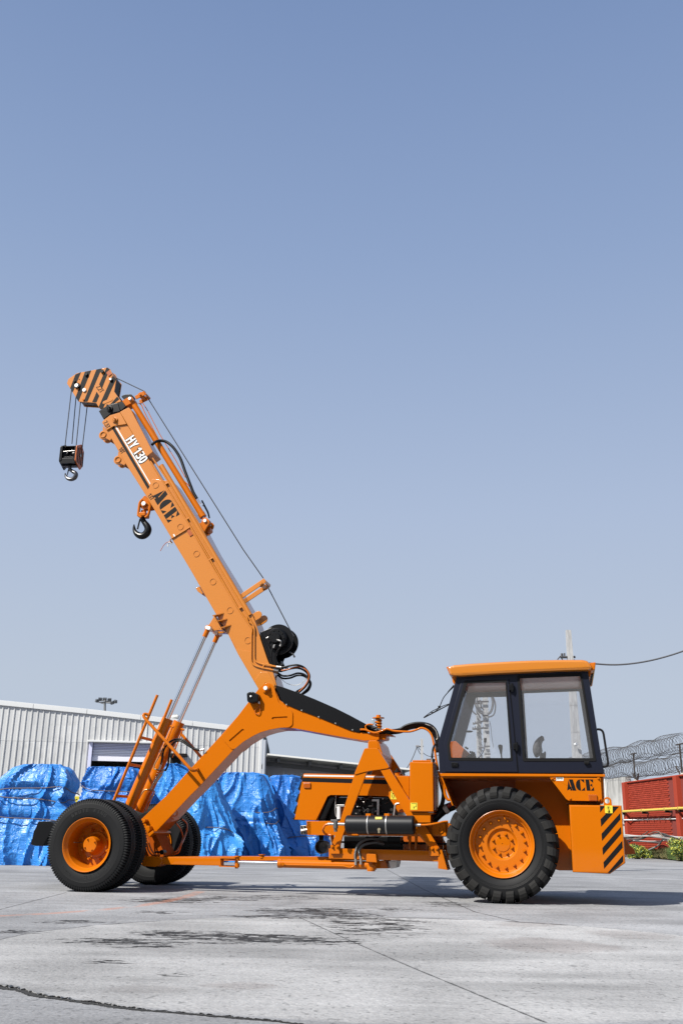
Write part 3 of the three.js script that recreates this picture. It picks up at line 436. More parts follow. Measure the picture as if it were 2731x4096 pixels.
    for (const dy of [-0.98, -0.55]) { const st = []; for (let i = 0; i <= 40; i++) { const s = -11 + L * i / 40; st.push(new V3(s, y(s) + r * dy + 0.06 * Math.sin(s * 2.1 + dy * 5), 0)); } mesh('strand', tube(st, 0.008, 120, 5), wire, cw); }
  };
  const yb = s => s < 0 ? topG : topR + 0.05 * 0;
  coil('upper coil of razor wire above the boundary wall', s => topG + 0.95, 0.36, 2.2);
  coil('lower coil of razor wire resting on the boundary wall', s => topG + 0.33 - 0.1 * smooth(-0.5, 0.5, s), 0.33, 7.7);
  // fallen cables and pipes at the wall foot
  const cb = thing('cable_bundle', 'heap of old cables and pipes lying along the foot of the red wall', 'cables', BA.clone().addScaledVector(bN, 0.5).toArray(), bTurn);
  const cm = [std(C(0.17, 0.16, 0.15), 0.8), std(C(0.045, 0.042, 0.04), 0.8), std(C(0.12, 0.08, 0.06), 0.8), std(C(0.33, 0.32, 0.31), 0.7)];
  const px = (x, y, o) => { const p = onB(x, y, 0.5); return new V3(p.x, p.y, o); };
  [[[2400, 3333, 2480, 3337, 2560, 3345, 2640, 3340, 2731, 3352], 0.045, 3], [[2400, 3338, 2500, 3348, 2580, 3344, 2660, 3352, 2731, 3357], 0.05, 0], [[2400, 3345, 2500, 3352, 2560, 3358, 2590, 3342, 2640, 3333, 2700, 3350], 0.05, 1], [[2510, 3358, 2570, 3350, 2598, 3330, 2640, 3330, 2660, 3352, 2690, 3392], 0.04, 2], [[2595, 3400, 2620, 3382, 2660, 3356, 2700, 3362, 2731, 3385], 0.05, 0], [[2420, 3337, 2450, 3355, 2500, 3372, 2540, 3350, 2570, 3340], 0.04, 1], [[2540, 3362, 2600, 3365, 2680, 3360], 0.03, 3], [[2480, 3362, 2560, 3340, 2600, 3325], 0.035, 2], [[2400, 3350, 2520, 3345, 2660, 3346, 2731, 3350], 0.04, 3], [[2400, 3356, 2470, 3362, 2560, 3366, 2650, 3372], 0.04, 1]].forEach(([p, r, m], i) => { const q = []; for (let k = 0; k < p.length; k += 2) q.push(px(p[k], p[k + 1], 0.1 * Math.sin(i * 2.3 + k))); mesh('cable', tube(q, r * 0.62, 50, 7), cm[m], cb); });
}
// ---------- verge: soil, grass, shrubs ----------
{
  const e0 = onGround(2450, 3416), e1 = onGround(2731, 3446), dir = e1.clone().sub(e0).normalize();
  const s0 = e0.clone().addScaledVector(dir, -6), s1 = e1.clone().addScaledVector(dir, 8), back = bN.clone().multiplyScalar(-1);
  const v = new THREE.BufferGeometry(), a = s0, b = s1, c = BA.clone().addScaledVector(bDir, 9), d = BA.clone().addScaledVector(bDir, -9);
  v.setAttribute('position', new THREE.Float32BufferAttribute([a.x, 0.03, a.z, b.x, 0.03, b.z, c.x, 0.03, c.z, a.x, 0.03, a.z, c.x, 0.03, c.z, d.x, 0.03, d.z], 3)); v.computeVertexNormals();
  mesh('verge_soil', v, std(C(0.16, 0.14, 0.10), 0.95), scene, 'structure');
  const pos = [], col = []; const blade = (x, z, h, w, lean, az, cc) => { const dx = Math.cos(az) * w, dz = Math.sin(az) * w, lx = Math.cos(az + 1.3) * lean, lz = Math.sin(az + 1.3) * lean; pos.push(x - dx, 0.03, z - dz, x + dx, 0.03, z + dz, x + lx, h, z + lz); for (let k = 0; k < 3; k++) col.push(...cc); };
  for (let i = 0; i < 60000; i++) {
    const t = rnd(), u = Math.pow(rnd(), 0.8), p = s0.clone().lerp(s1, t).lerp(d.clone().lerp(c, t), u * 0.85), edge = smooth(0, 0.1, u + 0.1 * (fbm(t * 40, 3, 3) - 0.5)); if (rnd() > edge * (0.35 + fbm(p.x * 0.9, p.z * 0.9, 3))) continue;
    const g = rnd(), dry = fbm(p.x * 1.5, p.z * 1.5 + 30, 3) > 0.56 ? 1 : 0; blade(p.x, p.z, 0.03 + rr(0.12, 0.5) * (0.5 + fbm(p.x, p.z, 2)), rr(0.006, 0.014), rr(0.03, 0.2), rnd() * 6.28, dry && g > 0.5 ? [0.26, 0.21, 0.10] : [0.05 + 0.06 * g, 0.09 + 0.07 * g, 0.022 + 0.02 * g]);
  }
  const g = new THREE.BufferGeometry(); g.setAttribute('position', new THREE.Float32BufferAttribute(pos, 3)); g.setAttribute('color', new THREE.Float32BufferAttribute(col, 3)); g.computeVertexNormals();
  const gr = mesh('grass', g, new THREE.MeshPhysicalMaterial({ vertexColors: true, roughness: 0.8, side: THREE.DoubleSide }), scene, 'stuff'); gr.userData.label = 'rough green grass along the foot of the red wall';
  const shrub = (x, y, z, w, h, label) => {
    const p = onGround(x, y); p.copy(atZ(x, y, z)); p.y = 0; const t = thing('shrub', label, 'shrub', p.toArray(), 0, 'shrubs by the red wall'), P = [], Cc = [], st = [];
    for (let i = 0; i < 40; i++) { const a = rnd() * 6.28, l = rr(0.4, 0.95), e = new V3(Math.cos(a) * w * 0.42 * rnd(), h * l, Math.sin(a) * w * 0.35 * rnd()); st.push(tube([new V3(rr(-0.1, 0.1), 0, rr(-0.1, 0.1)), e.clone().multiplyScalar(0.5).add(new V3(rr(-0.1, 0.1), 0, 0)), e], 0.008, 6, 4)); }
    mesh('stem', merge(st), std(C(0.09, 0.06, 0.035), 0.9), t);
    const clumps = []; for (let i = 0; i < 34; i++) { const a = rnd() * 6.28, q = Math.sqrt(rnd()); clumps.push([Math.cos(a) * q * w * 0.46, h * rr(0.25, 1) * (1 - 0.35 * q), Math.sin(a) * q * w * 0.36, rr(0.1, 0.2)]); }
    for (let i = 0; i < 4200; i++) { const [cx, cy, cz, cr] = clumps[Math.floor(rnd() * clumps.length)], n = new V3(rr(-1, 1), rr(-1, 1), rr(-1, 1)).normalize().multiplyScalar(cr * Math.cbrt(rnd())), c0 = new V3(cx, cy, cz).add(n); if (c0.y < 0.03) continue; const s = rr(0.025, 0.055), d1 = new V3(rr(-1, 1), rr(-0.4, 1), rr(-1, 1)).normalize(), d2 = new V3(rr(-1, 1), rr(-1, 1), rr(-1, 1)).cross(d1).normalize(); const q0 = c0, q1 = c0.clone().addScaledVector(d1, s).addScaledVector(d2, s * 0.42), q2 = c0.clone().addScaledVector(d1, 2 * s), q3 = c0.clone().addScaledVector(d1, s).addScaledVector(d2, -s * 0.42); for (const v of [q0, q1, q2, q0, q2, q3]) P.push(v.x, v.y, v.z); const k = rnd(), yel = k > 0.62; for (let m = 0; m < 6; m++) Cc.push(...(yel ? [0.30 + 0.14 * k, 0.34 + 0.1 * k, 0.05] : [0.06 + 0.05 * k, 0.12 + 0.06 * k, 0.03])); }
    const f = new THREE.BufferGeometry(); f.setAttribute('position', new THREE.Float32BufferAttribute(P, 3)); f.setAttribute('color', new THREE.Float32BufferAttribute(Cc, 3)); f.computeVertexNormals();
    mesh('foliage', f, new THREE.MeshPhysicalMaterial({ vertexColors: true, roughness: 0.7, side: THREE.DoubleSide, transmission: 0.2, thickness: 0 }), t);
  };
  shrub(2548, 3405, -40, 0.72, 0.5, 'small yellow-green shrub in the grass beside the counterweight');
  shrub(2734, 3405, -37, 1.0, 0.9, 'larger yellow-green shrub at the right edge by the red wall');
  shrub(2625, 3405, -41.5, 0.5, 0.4, 'low dark tuft of leaves between the two bigger shrubs');
}
// ---------- floodlight mast, utility poles, cables ----------
{
  const z = -62, b = atZ(419, 3310, z); b.y = 0;
  const k = -z / FL * 1.05, t = thing('floodlight_mast', 'tall steel floodlight mast rising behind the warehouse roof', 'floodlight', b.toArray()), gm = std(C(0.16, 0.165, 0.17), 0.6, 0.3), gl = std(C(0.10, 0.11, 0.12), 0.4, 0.3);
  const loc = (x, y, o = 0) => { const p = atZ(x, y, z + o); return p.sub(b); }, topY = loc(420, 2808).y;
  mesh('mast', cyl(new V3(0, 0, 0), loc(420.5, 2800), 0.14, 0.07, 12), gm, t);
  mesh('arm', merge([pipe([loc(390, 2808), loc(452, 2813)], 0.04), pipe([loc(400, 2801), loc(441, 2806)], 0.035), pipe([loc(395, 2810, 0.5), loc(452, 2806, -0.5)], 0.03), pipe([loc(404, 2812), loc(422, 2816)], 0.03)]), gm, t);
  for (const [x, y, ry, rz] of [[390, 2803, 0.9, 0.1], [402, 2797, 0.3, -0.05], [420, 2797, 0, 0], [439, 2799, 0.1, 0.05], [463, 2806, -0.8, -0.4], [450, 2811, -0.5, 0.2]]) { const g = box(0.24, 0.2, 0.14, 0, 0, 0, 0.02); g.rotateX(0.5); g.rotateY(ry); g.rotateZ(rz); const p = loc(x, y); g.translate(p.x, p.y, p.z); mesh('lamp', g, gl, t); }
}
const poleMat = std(C(1, 1, 1), 0.88, 0, { map: noiseTex(256, 1, (u, v) => { const s = fbm(u * 5, v * 30, 4), k = fbm(u * 14 + 4, v * 60, 3); return 118 + 50 * s + 22 * k - (Math.abs((v * 9) % 1 - 0.5) > 0.485 ? 22 : 0); }, true) });
const pole = (label, x0, y0, x1, z, w0, w1) => {            // leaning concrete pole, foot below the pixel column
  const b = atZ(x1, 3345, z); b.y = 0; const top = atZ(x0, y0, z).sub(b), t = thing('utility_pole', label, 'utility pole', b.toArray());
const g = new THREE.BoxGeometry(1, 1, 1, 1, 20, 1), v = g.attributes.position; for (let i = 0; i < v.count; i++) { const f = v.getY(i) + 0.5, w = w0 + (w1 - w0) * f; v.setXYZ(i, v.getX(i) * w + top.x * f, top.y * f, v.getZ(i) * w * 0.8 + top.z * f); } g.computeVertexNormals();
  mesh('post', g, poleMat, t); return [t, p => p.sub(b)];
};
{
  const iron = std(C(0.06, 0.06, 0.065), 0.6, 0.3), z1 = -24;
  const [p1, L1] = pole('grey concrete pole standing right behind the cab roof', 2271, 2521, 2330, z1, 0.27, 0.12);
  const at1 = (x, y, o = 0) => L1(atZ(x, y, z1 + o));
  mesh('crossarm', merge([pipe([at1(2240, 2629), at1(2299, 2628)], 0.03), pipe([at1(2228, 2638), at1(2240, 2624)], 0.015), pipe([at1(2243, 2628), at1(2248, 2640)], 0.015)]), iron, p1);
  mesh('insulator', merge([cyl(at1(2246, 2626), at1(2246, 2614), 0.03), cyl(at1(2256, 2626), at1(2256, 2613), 0.02)]), iron, p1);
  mesh('security_camera', cyl(at1(2297, 2979, 0.16), at1(2305, 2976, 0.2), 0.035), M.white, p1);
  const [p2, L2] = pole('right-hand pale pole of the pair seen through the cab door', 1936, 2700, 1957, -42, 0.30, 0.2);
  const [p3, L3] = pole('left-hand lattice pole of the pair seen through the cab door', 1908, 2700, 1924, -43, 0.26, 0.16);
  const at2 = (x, y, o = 0) => L2(atZ(x, y, -42 + o)), at3 = (x, y, o = 0) => L3(atZ(x, y, -43 + o));
  mesh('crossarm', merge([[1903, 2806, 1953, 2806], [1928, 2862, 1950, 2862], [1930, 2884, 1950, 2884], [1930, 2912, 1951, 2912], [1935, 2986, 1958, 2985], [1936, 3016, 1960, 3016]].map(p => pipe([at2(p[0], p[1], 0.2), at2(p[2], p[3], 0.2)], 0.035))), iron, p2);
  mesh('crossarm', merge([[1882, 2815, 1935, 2812], [1890, 2896, 1935, 2884], [1888, 2917, 1930, 2912], [1914, 2990, 1934, 2990]].map(p => pipe([at3(p[0], p[1], 0.2), at3(p[2], p[3], 0.2)], 0.04))), iron, p3);
  const lac = []; for (let k = 0; k < 9; k++) { const y = 2830 + k * 22; lac.push(pipe([at3(1905 + k, y, 0.16), at3(1922 + k, y + 20, 0.16)], 0.02)); lac.push(pipe([at2(1935 + k * 1.6, y + 2, 0.17), at2(1950 + k * 1.6, y + 24, 0.17)], 0.015)); } mesh('lattice', merge(lac), iron, p3);
  for (const [x, y] of [[1892, 2893], [1900, 2890], [1910, 2887], [1920, 2886], [1890, 2912], [1899, 2909], [1908, 2908], [1920, 2905]]) mesh('insulator', cyl(at3(x, y + 6, 0.3), at3(x, y - 4, 0.3), 0.03, 0.02, 8), iron, p3);
  const cableM = std(C(0.07, 0.072, 0.08), 0.7);
  const cable = (label, pts, z, r) => { const q = pts.map(([x, y]) => atZ(x, y, z)), t = thing('cable', label, 'cable', q[0].toArray()); mesh('strand', tube(q.map(p => p.clone().sub(q[0])), r, 60, 6), cableM, t); };
  cable('thick black cable sagging from the pole behind the cab to the right', [[2262, 2626], [2300, 2643], [2370, 2654], [2450, 2659], [2520, 2655], [2600, 2642], [2680, 2621], [2760, 2594]], z1, 0.022);
  const loops = [[[1899, 2780], [1899, 2815], [1912, 2845], [1930, 2858]], [[1905, 2780], [1912, 2830], [1932, 2850]], [[1881, 2815], [1886, 2840], [1904, 2860]], [[1961, 2775], [1968, 2810], [1960, 2845], [1948, 2856]], [[1968, 2780], [1980, 2820], [1972, 2860], [1950, 2869]], [[1964, 2778], [1972, 2815], [1962, 2850], [1950, 2858]], [[1918, 2800], [1925, 2830], [1935, 2840]], [[1925, 2815], [1920, 2840], [1930, 2852]]];
  loops.forEach((p, i) => mesh('cable_loop', tube(p.map(([x, y]) => at2(x, y, 0.25 + 0.03 * i)), 0.032, 24, 6), cableM, p2));
  cable('thin wire hanging beside the paired poles', [[1957, 2885], [1962, 2910], [1966, 2950], [1972, 2990]], -42, 0.012);
  const [p4, L4] = pole('distant pale pole with a crossarm, left of the cab', 1686, 2955, 1690, -60, 0.2, 0.14);
  const at4 = (x, y, o = 0) => L4(atZ(x, y, -60 + o));
  mesh('crossarm', merge([pipe([at4(1664, 2988), at4(1693, 2985)], 0.035), pipe([at4(1666, 2990), at4(1680, 3016)], 0.02), pipe([at4(1680, 3016), at4(1690, 3014)], 0.02)]), iron, p4);
  mesh('transformer_box', box(0.2, 0.1, 0.15, ...at4(1669, 2984).toArray(), 0.01), std(C(0.2, 0.2, 0.21), 0.6), p4);
  cable('slack wire running down left from the distant pole', [[1666, 2990], [1650, 3030], [1628, 3070], [1600, 3105], [1570, 3130]], -60, 0.03);
  cable('wire sagging from the distant pole to behind the cab', [[1672, 2990], [1692, 3012], [1712, 3024], [1735, 3026], [1760, 3018]], -60, 0.02);
}
// ================= THE CRANE =================
// own frame: x towards the rear (right in the photograph), y up, z towards the camera; origin on the ground under the rear axle
const YAW = -12.6 * R, CO = new V3(2.1055, 0, -12.7104);
const crane = thing('mobile_crane', 'orange pick-and-carry mobile crane with a raised striped telescopic boom and black cab', 'crane', CO.toArray(), YAW);
const qInv = new THREE.Quaternion().setFromAxisAngle(new V3(0, 1, 0), -YAW);
const camL = camera.position.clone().sub(CO).applyQuaternion(qInv);
function L(w, x, y) { const d = rayDir(x, y).applyQuaternion(qInv), t = (w - camL.z) / d.z; return new V3(camL.x + d.x * t, camL.y + d.y * t, w); }
const L2 = (w, x, y) => { const p = L(w, x, y); return new V2(p.x, p.y); };
const pts2 = (w, a) => { const p = []; for (let i = 0; i < a.length; i += 2) p.push(L2(w, a[i], a[i + 1])); return p; };
const pts3 = (w, a) => { const p = []; for (let i = 0; i < a.length; i += 2) p.push(L(Array.isArray(w) ? w[Math.min(w.length - 1, i / 2)] : w, a[i], a[i + 1])); return p; };
const px = (w, x, y, n) => L2(w, x, y).distanceTo(L2(w, x + n, y));
// plate traced at its near face (or at o.wt) and extruded from z0 to z1
function plate(name, mat, parent, z0, z1, a, o = {}) {
  const s = roundShape(pts2(o.wt ?? z1, a), o.r ?? 0);
  for (const h of o.holes ?? []) s.holes.push(h.getPoints ? h : roundShape(pts2(o.wt ?? z1, h), o.hr ?? 0.03));
  return mesh(name, extrude(s, z0, z1, o.b ?? 0.005), mat, parent);
}
const circleHole = (w, x, y, r) => { const p = new THREE.Path(), c = L2(w, x, y); p.absarc(c.x, c.y, r, 0, Math.PI * 2); return p; };
const axial = (x, y, w0, w1, r, wt = w1, seg = 24, r2 = r) => { const c = L2(wt, x, y); return cyl(new V3(c.x, c.y, w0), new V3(c.x, c.y, w1), r, r2, seg); };
const O = M.orange;
// ---------- wheels ----------
function tyre(prof, N, mod) {
  const pos = [], idx = [], n = prof.length;
  for (let j = 0; j < n; j++) for (let i = 0; i <= N; i++) { const a = i / N * 2 * Math.PI, r = prof[j][1] - mod(prof[j], i, j); pos.push(r * Math.cos(a), r * Math.sin(a), prof[j][0]); if (i < N && j < n - 1) { const k = j * (N + 1) + i, m = k + N + 1; idx.push(k, k + 1, m, m, k + 1, m + 1); } }
  const g = new THREE.BufferGeometry(); g.setAttribute('position', new THREE.Float32BufferAttribute(pos, 3)); g.setIndex(idx); g.computeVertexNormals(); return toCreasedNormals(g, 0.7);
}
const mirror = h => [...h, ...h.slice(0, -1).reverse().map(([z, ...q]) => [-z, ...q])];
const frontProf = mirror([[0.118, 0.305, 0], [0.128, 0.32, 0], [0.139, 0.36, 0], [0.143, 0.40, 0], [0.1435, 0.428, 0], [0.1455, 0.431, 0], [0.1435, 0.434, 0], [0.141, 0.47, 0], [0.137, 0.482, 0], [0.1345, 0.489, 1], [0.132, 0.497, 1], [0.129, 0.512, 1], [0.124, 0.527, 1], [0.117, 0.5345, 1], [0.104, 0.538, 1], [0.075, 0.5405, 1], [0.072, 0.5405, 0], [0.068, 0.53, 0], [0.062, 0.53, 0], [0.058, 0.5415, 0], [0.024, 0.5425, 0], [0.02, 0.532, 0], [0.012, 0.532, 0], [0.009, 0.5425, 0], [0, 0.5425, 0]]);
const frontTyre = tyre(frontProf, 420, (p, i, j) => p[2] ? [0, 0.018, 0.02, 0.002][(i + (j > frontProf.length / 2 ? 2 : 0)) % 4] : 0);
const discHoles = (() => { const s = new THREE.Shape(); s.absarc(0, 0, 0.262, 0, Math.PI * 2); for (let k = 0; k < 5; k++) { const a = (k / 5) * 2 * Math.PI + 3.1, p = new THREE.Path(); p.absellipse(0.213 * Math.cos(a), 0.213 * Math.sin(a), 0.026, 0.036, 0, 6.2832, false, a); s.holes.push(p); } return extrude(s, -0.135, -0.122, 0.003, 1, 40); })();
const frontRim = lathe([[-0.14, 0.296], [-0.13, 0.28], [-0.02, 0.27], [0.07, 0.278], [0.10, 0.287], [0.122, 0.294], [0.138, 0.302], [0.148, 0.313], [0.153, 0.314], [0.154, 0.309], [0.147, 0.300], [0.13, 0.288], [0.112, 0.278], [0.098, 0.266], [0.02, 0.256], [-0.11, 0.252], [-0.128, 0.245]]);
const nut = (() => { const a = new THREE.CylinderGeometry(0.016, 0.017, 0.02, 6), b = new THREE.CylinderGeometry(0.009, 0.009, 0.022, 10); a.translate(0, 0.01, 0); b.translate(0, 0.031, 0); const w = new THREE.CylinderGeometry(0.022, 0.022, 0.004, 14); w.translate(0, 0.002, 0); const g = merge([a, b, w]); g.rotateX(Math.PI / 2); return g; })();
const blackHub = M.matt;
const charArc = (text, parent, r, a0, step, h, mat, z, flip) => { [...text].forEach((ch, i) => { if (ch === ' ') return; const g = new TextGeometry(ch, { font, size: h, depth: 0.003, curveSegments: 3, bevelEnabled: false }); g.computeBoundingBox(); g.translate(-(g.boundingBox.max.x + g.boundingBox.min.x) / 2, -h / 2, 0); const a = a0 - step * i * (flip ? -1 : 1); g.rotateZ(a + (flip ? Math.PI / 2 : -Math.PI / 2)); g.translate(r * Math.cos(a), r * Math.sin(a), z); parent.push(g); }); };
function frontWheel(outer, writing) {
  const w = part('front_wheel', crane);
  mesh('tyre', frontTyre, M.rubber, w); mesh('rim', frontRim, M.orangeRim, w);
  mesh('wheel_disc', discHoles, O, w);
  mesh('brake_drum', lathe([[-0.137, 0.24], [-0.15, 0.235], [-0.22, 0.23], [-0.22, 0.05]], 40), blackHub, w);
  if (outer) {
    mesh('hub', lathe([[-0.122, 0.155], [-0.1, 0.15], [-0.098, 0.125], [-0.08, 0.108], [0.0, 0.098], [0.055, 0.088], [0.058, 0.084], [0.058, 0.001]], 40), O, w);
    for (let k = 0; k < 8; k++) { const a = (k + 0.5) / 8 * 2 * Math.PI, m = mesh('wheel_nut', nut, O, w); m.scale.set(1.25, 1.25, 1.3); m.position.set(0.178 * Math.cos(a), 0.178 * Math.sin(a), -0.122); }
    for (let k = 0; k < 4; k++) { const a = k / 4 * 2 * Math.PI + 0.5, m = mesh('hub_bolt', nut, O, w); m.scale.setScalar(0.6); m.position.set(0.07 * Math.cos(a), 0.07 * Math.sin(a), 0.057); }
    mesh('valve', cyl(new V3(-0.2, 0.02, -0.12), new V3(-0.215, 0.022, 0.05), 0.006, 0.005, 8), M.zinc, w);
  }
  if (writing) { const gs = []; charArc('JK TYRE', gs, 0.375, -0.62, 0.15, 0.05, M.rubber, 0.1405, false); charArc('BRUTE KING', gs, 0.40, 2.15, 0.125, 0.042, M.rubber, 0.1415, false); charArc('11.00-20', gs, 0.385, 4.25, 0.055, 0.024, M.rubber, 0.1405, false); mesh('tyre_lettering', merge(gs), phys(C(0.016, 0.0165, 0.017), 0.6, { specularIntensity: 0.4 }), w); }
  return w;
}
const FX = -4.954, FR = 0.5425;
for (const [z, outer] of [[1.155, true], [0.83, false], [-0.83, false], [-1.155, true]]) { const w = frontWheel(outer, z > 1); w.position.set(FX, FR, z); if (z < 0) w.rotation.y = Math.PI; w.rotation.z = outer && z > 0 ? 0 : 0.07; }
// rear: lugged tyre
const RR = 0.6376, rearCarc = tyre(mirror([[0.125, 0.352, 0], [0.14, 0.372, 0], [0.162, 0.405, 0], [0.172, 0.437, 0], [0.1745, 0.447, 0], [0.1715, 0.45, 0], [0.1755, 0.457, 0], [0.1725, 0.46, 0], [0.1765, 0.467, 0], [0.1735, 0.47, 0], [0.177, 0.477, 0], [0.175, 0.483, 0], [0.173, 0.51, 0], [0.167, 0.545, 0], [0.156, 0.572, 0], [0.13, 0.592, 0], [0.06, 0.60, 0], [0, 0.602, 0]]), 120, () => 0);
const lugGeo = (() => {
  const path = [[-0.012, 0.601, 0, 0.036, 0, 1], [0.04, 0.6, 0.035, 0.036, 0.02, 1], [0.09, 0.598, 0.075, 0.036, 0.08, 1], [0.128, 0.592, 0.108, 0.036, 0.25, 0.97], [0.15, 0.577, 0.124, 0.034, 0.7, 0.7], [0.163, 0.555, 0.132, 0.028, 0.93, 0.4], [0.171, 0.528, 0.138, 0.018, 0.98, 0.18], [0.174, 0.505, 0.142, 0.006, 1, 0.05]];
  const pos = [], quad = (a, b, c, d) => pos.push(...a, ...b, ...c, ...a, ...c, ...d), P = [];
  for (const [z, r, a, h, nz, nr] of path) {
    const hw = 0.034 + 0.006 * Math.abs(z) / 0.17, v = (rad, zz, off) => { const an = a + off / rad; return [rad * Math.cos(an), rad * Math.sin(an), zz]; };
    P.push([v(r, z, -hw * 1.18), v(r + h * nr, z + h * nz, -hw), v(r + h * nr, z + h * nz, hw), v(r, z, hw * 1.18)]);
  }
  for (let k = 0; k < P.length - 1; k++) for (let m = 0; m < 3; m++) quad(P[k][m], P[k + 1][m], P[k + 1][m + 1], P[k][m + 1]);
  quad(P[0][3], P[0][2], P[0][1], P[0][0]); const e = P[P.length - 1]; quad(e[0], e[1], e[2], e[3]);
  const g = new THREE.BufferGeometry(); g.setAttribute('position', new THREE.Float32BufferAttribute(pos, 3)); g.computeVertexNormals(); return g;
})();
const rearRim = lathe([[-0.13, 0.35], [-0.1, 0.335], [0.06, 0.33], [0.11, 0.338], [0.135, 0.35], [0.15, 0.363], [0.157, 0.366], [0.159, 0.362], [0.152, 0.351], [0.13, 0.338], [0.105, 0.328], [0.095, 0.315], [0.06, 0.308], [0.05, 0.3], [0.046, 0.285], [0.046, 0.185], [0.042, 0.172], [0.022, 0.155], [0.016, 0.145], [0.016, 0.09], [0.018, 0.086], [0.018, 0.001]], 96);
for (const s of [1, -1]) {
  const w = part('rear_wheel', crane); w.position.set(0, RR, s * 0.885); if (s < 0) w.rotation.y = Math.PI;
  mesh('tyre', rearCarc, M.rubber, w);
  for (let k = 0; k < 24; k++) { const m = mesh('tread_lug', lugGeo, M.rubberDusty, w); m.rotation.z = k / 24 * 2 * Math.PI; const q = mesh('tread_lug', lugGeo, M.rubberDusty, w); q.rotation.set(0, Math.PI, 0); q.rotation.order = 'ZYX'; q.rotation.z = (k + 0.5) / 24 * 2 * Math.PI; }
  mesh('rim', rearRim, M.orangeRim, w);
  for (let k = 0; k < 16; k++) { const a = (k + 0.3) / 16 * 2 * Math.PI, m = mesh('rim_bolt', nut, O, w); m.position.set(0.256 * Math.cos(a), 0.256 * Math.sin(a), 0.046); }
  for (let k = 0; k < 8; k++) { const a = (k + 0.55) / 8 * 2 * Math.PI, m = mesh('wheel_nut', nut, O, w); m.position.set(0.112 * Math.cos(a), 0.112 * Math.sin(a), 0.015); }
  mesh('hub_cap', lathe([[0.012, 0.087], [0.021, 0.085], [0.023, 0.078], [0.023, 0.008], [0.015, 0.006], [0.015, 0.001]], 40), O, w);
  mesh('valve', cyl(new V3(0.03, 0.305, 0.046), new V3(0.045, 0.265, 0.15), 0.006, 0.006, 8), O, w);
}
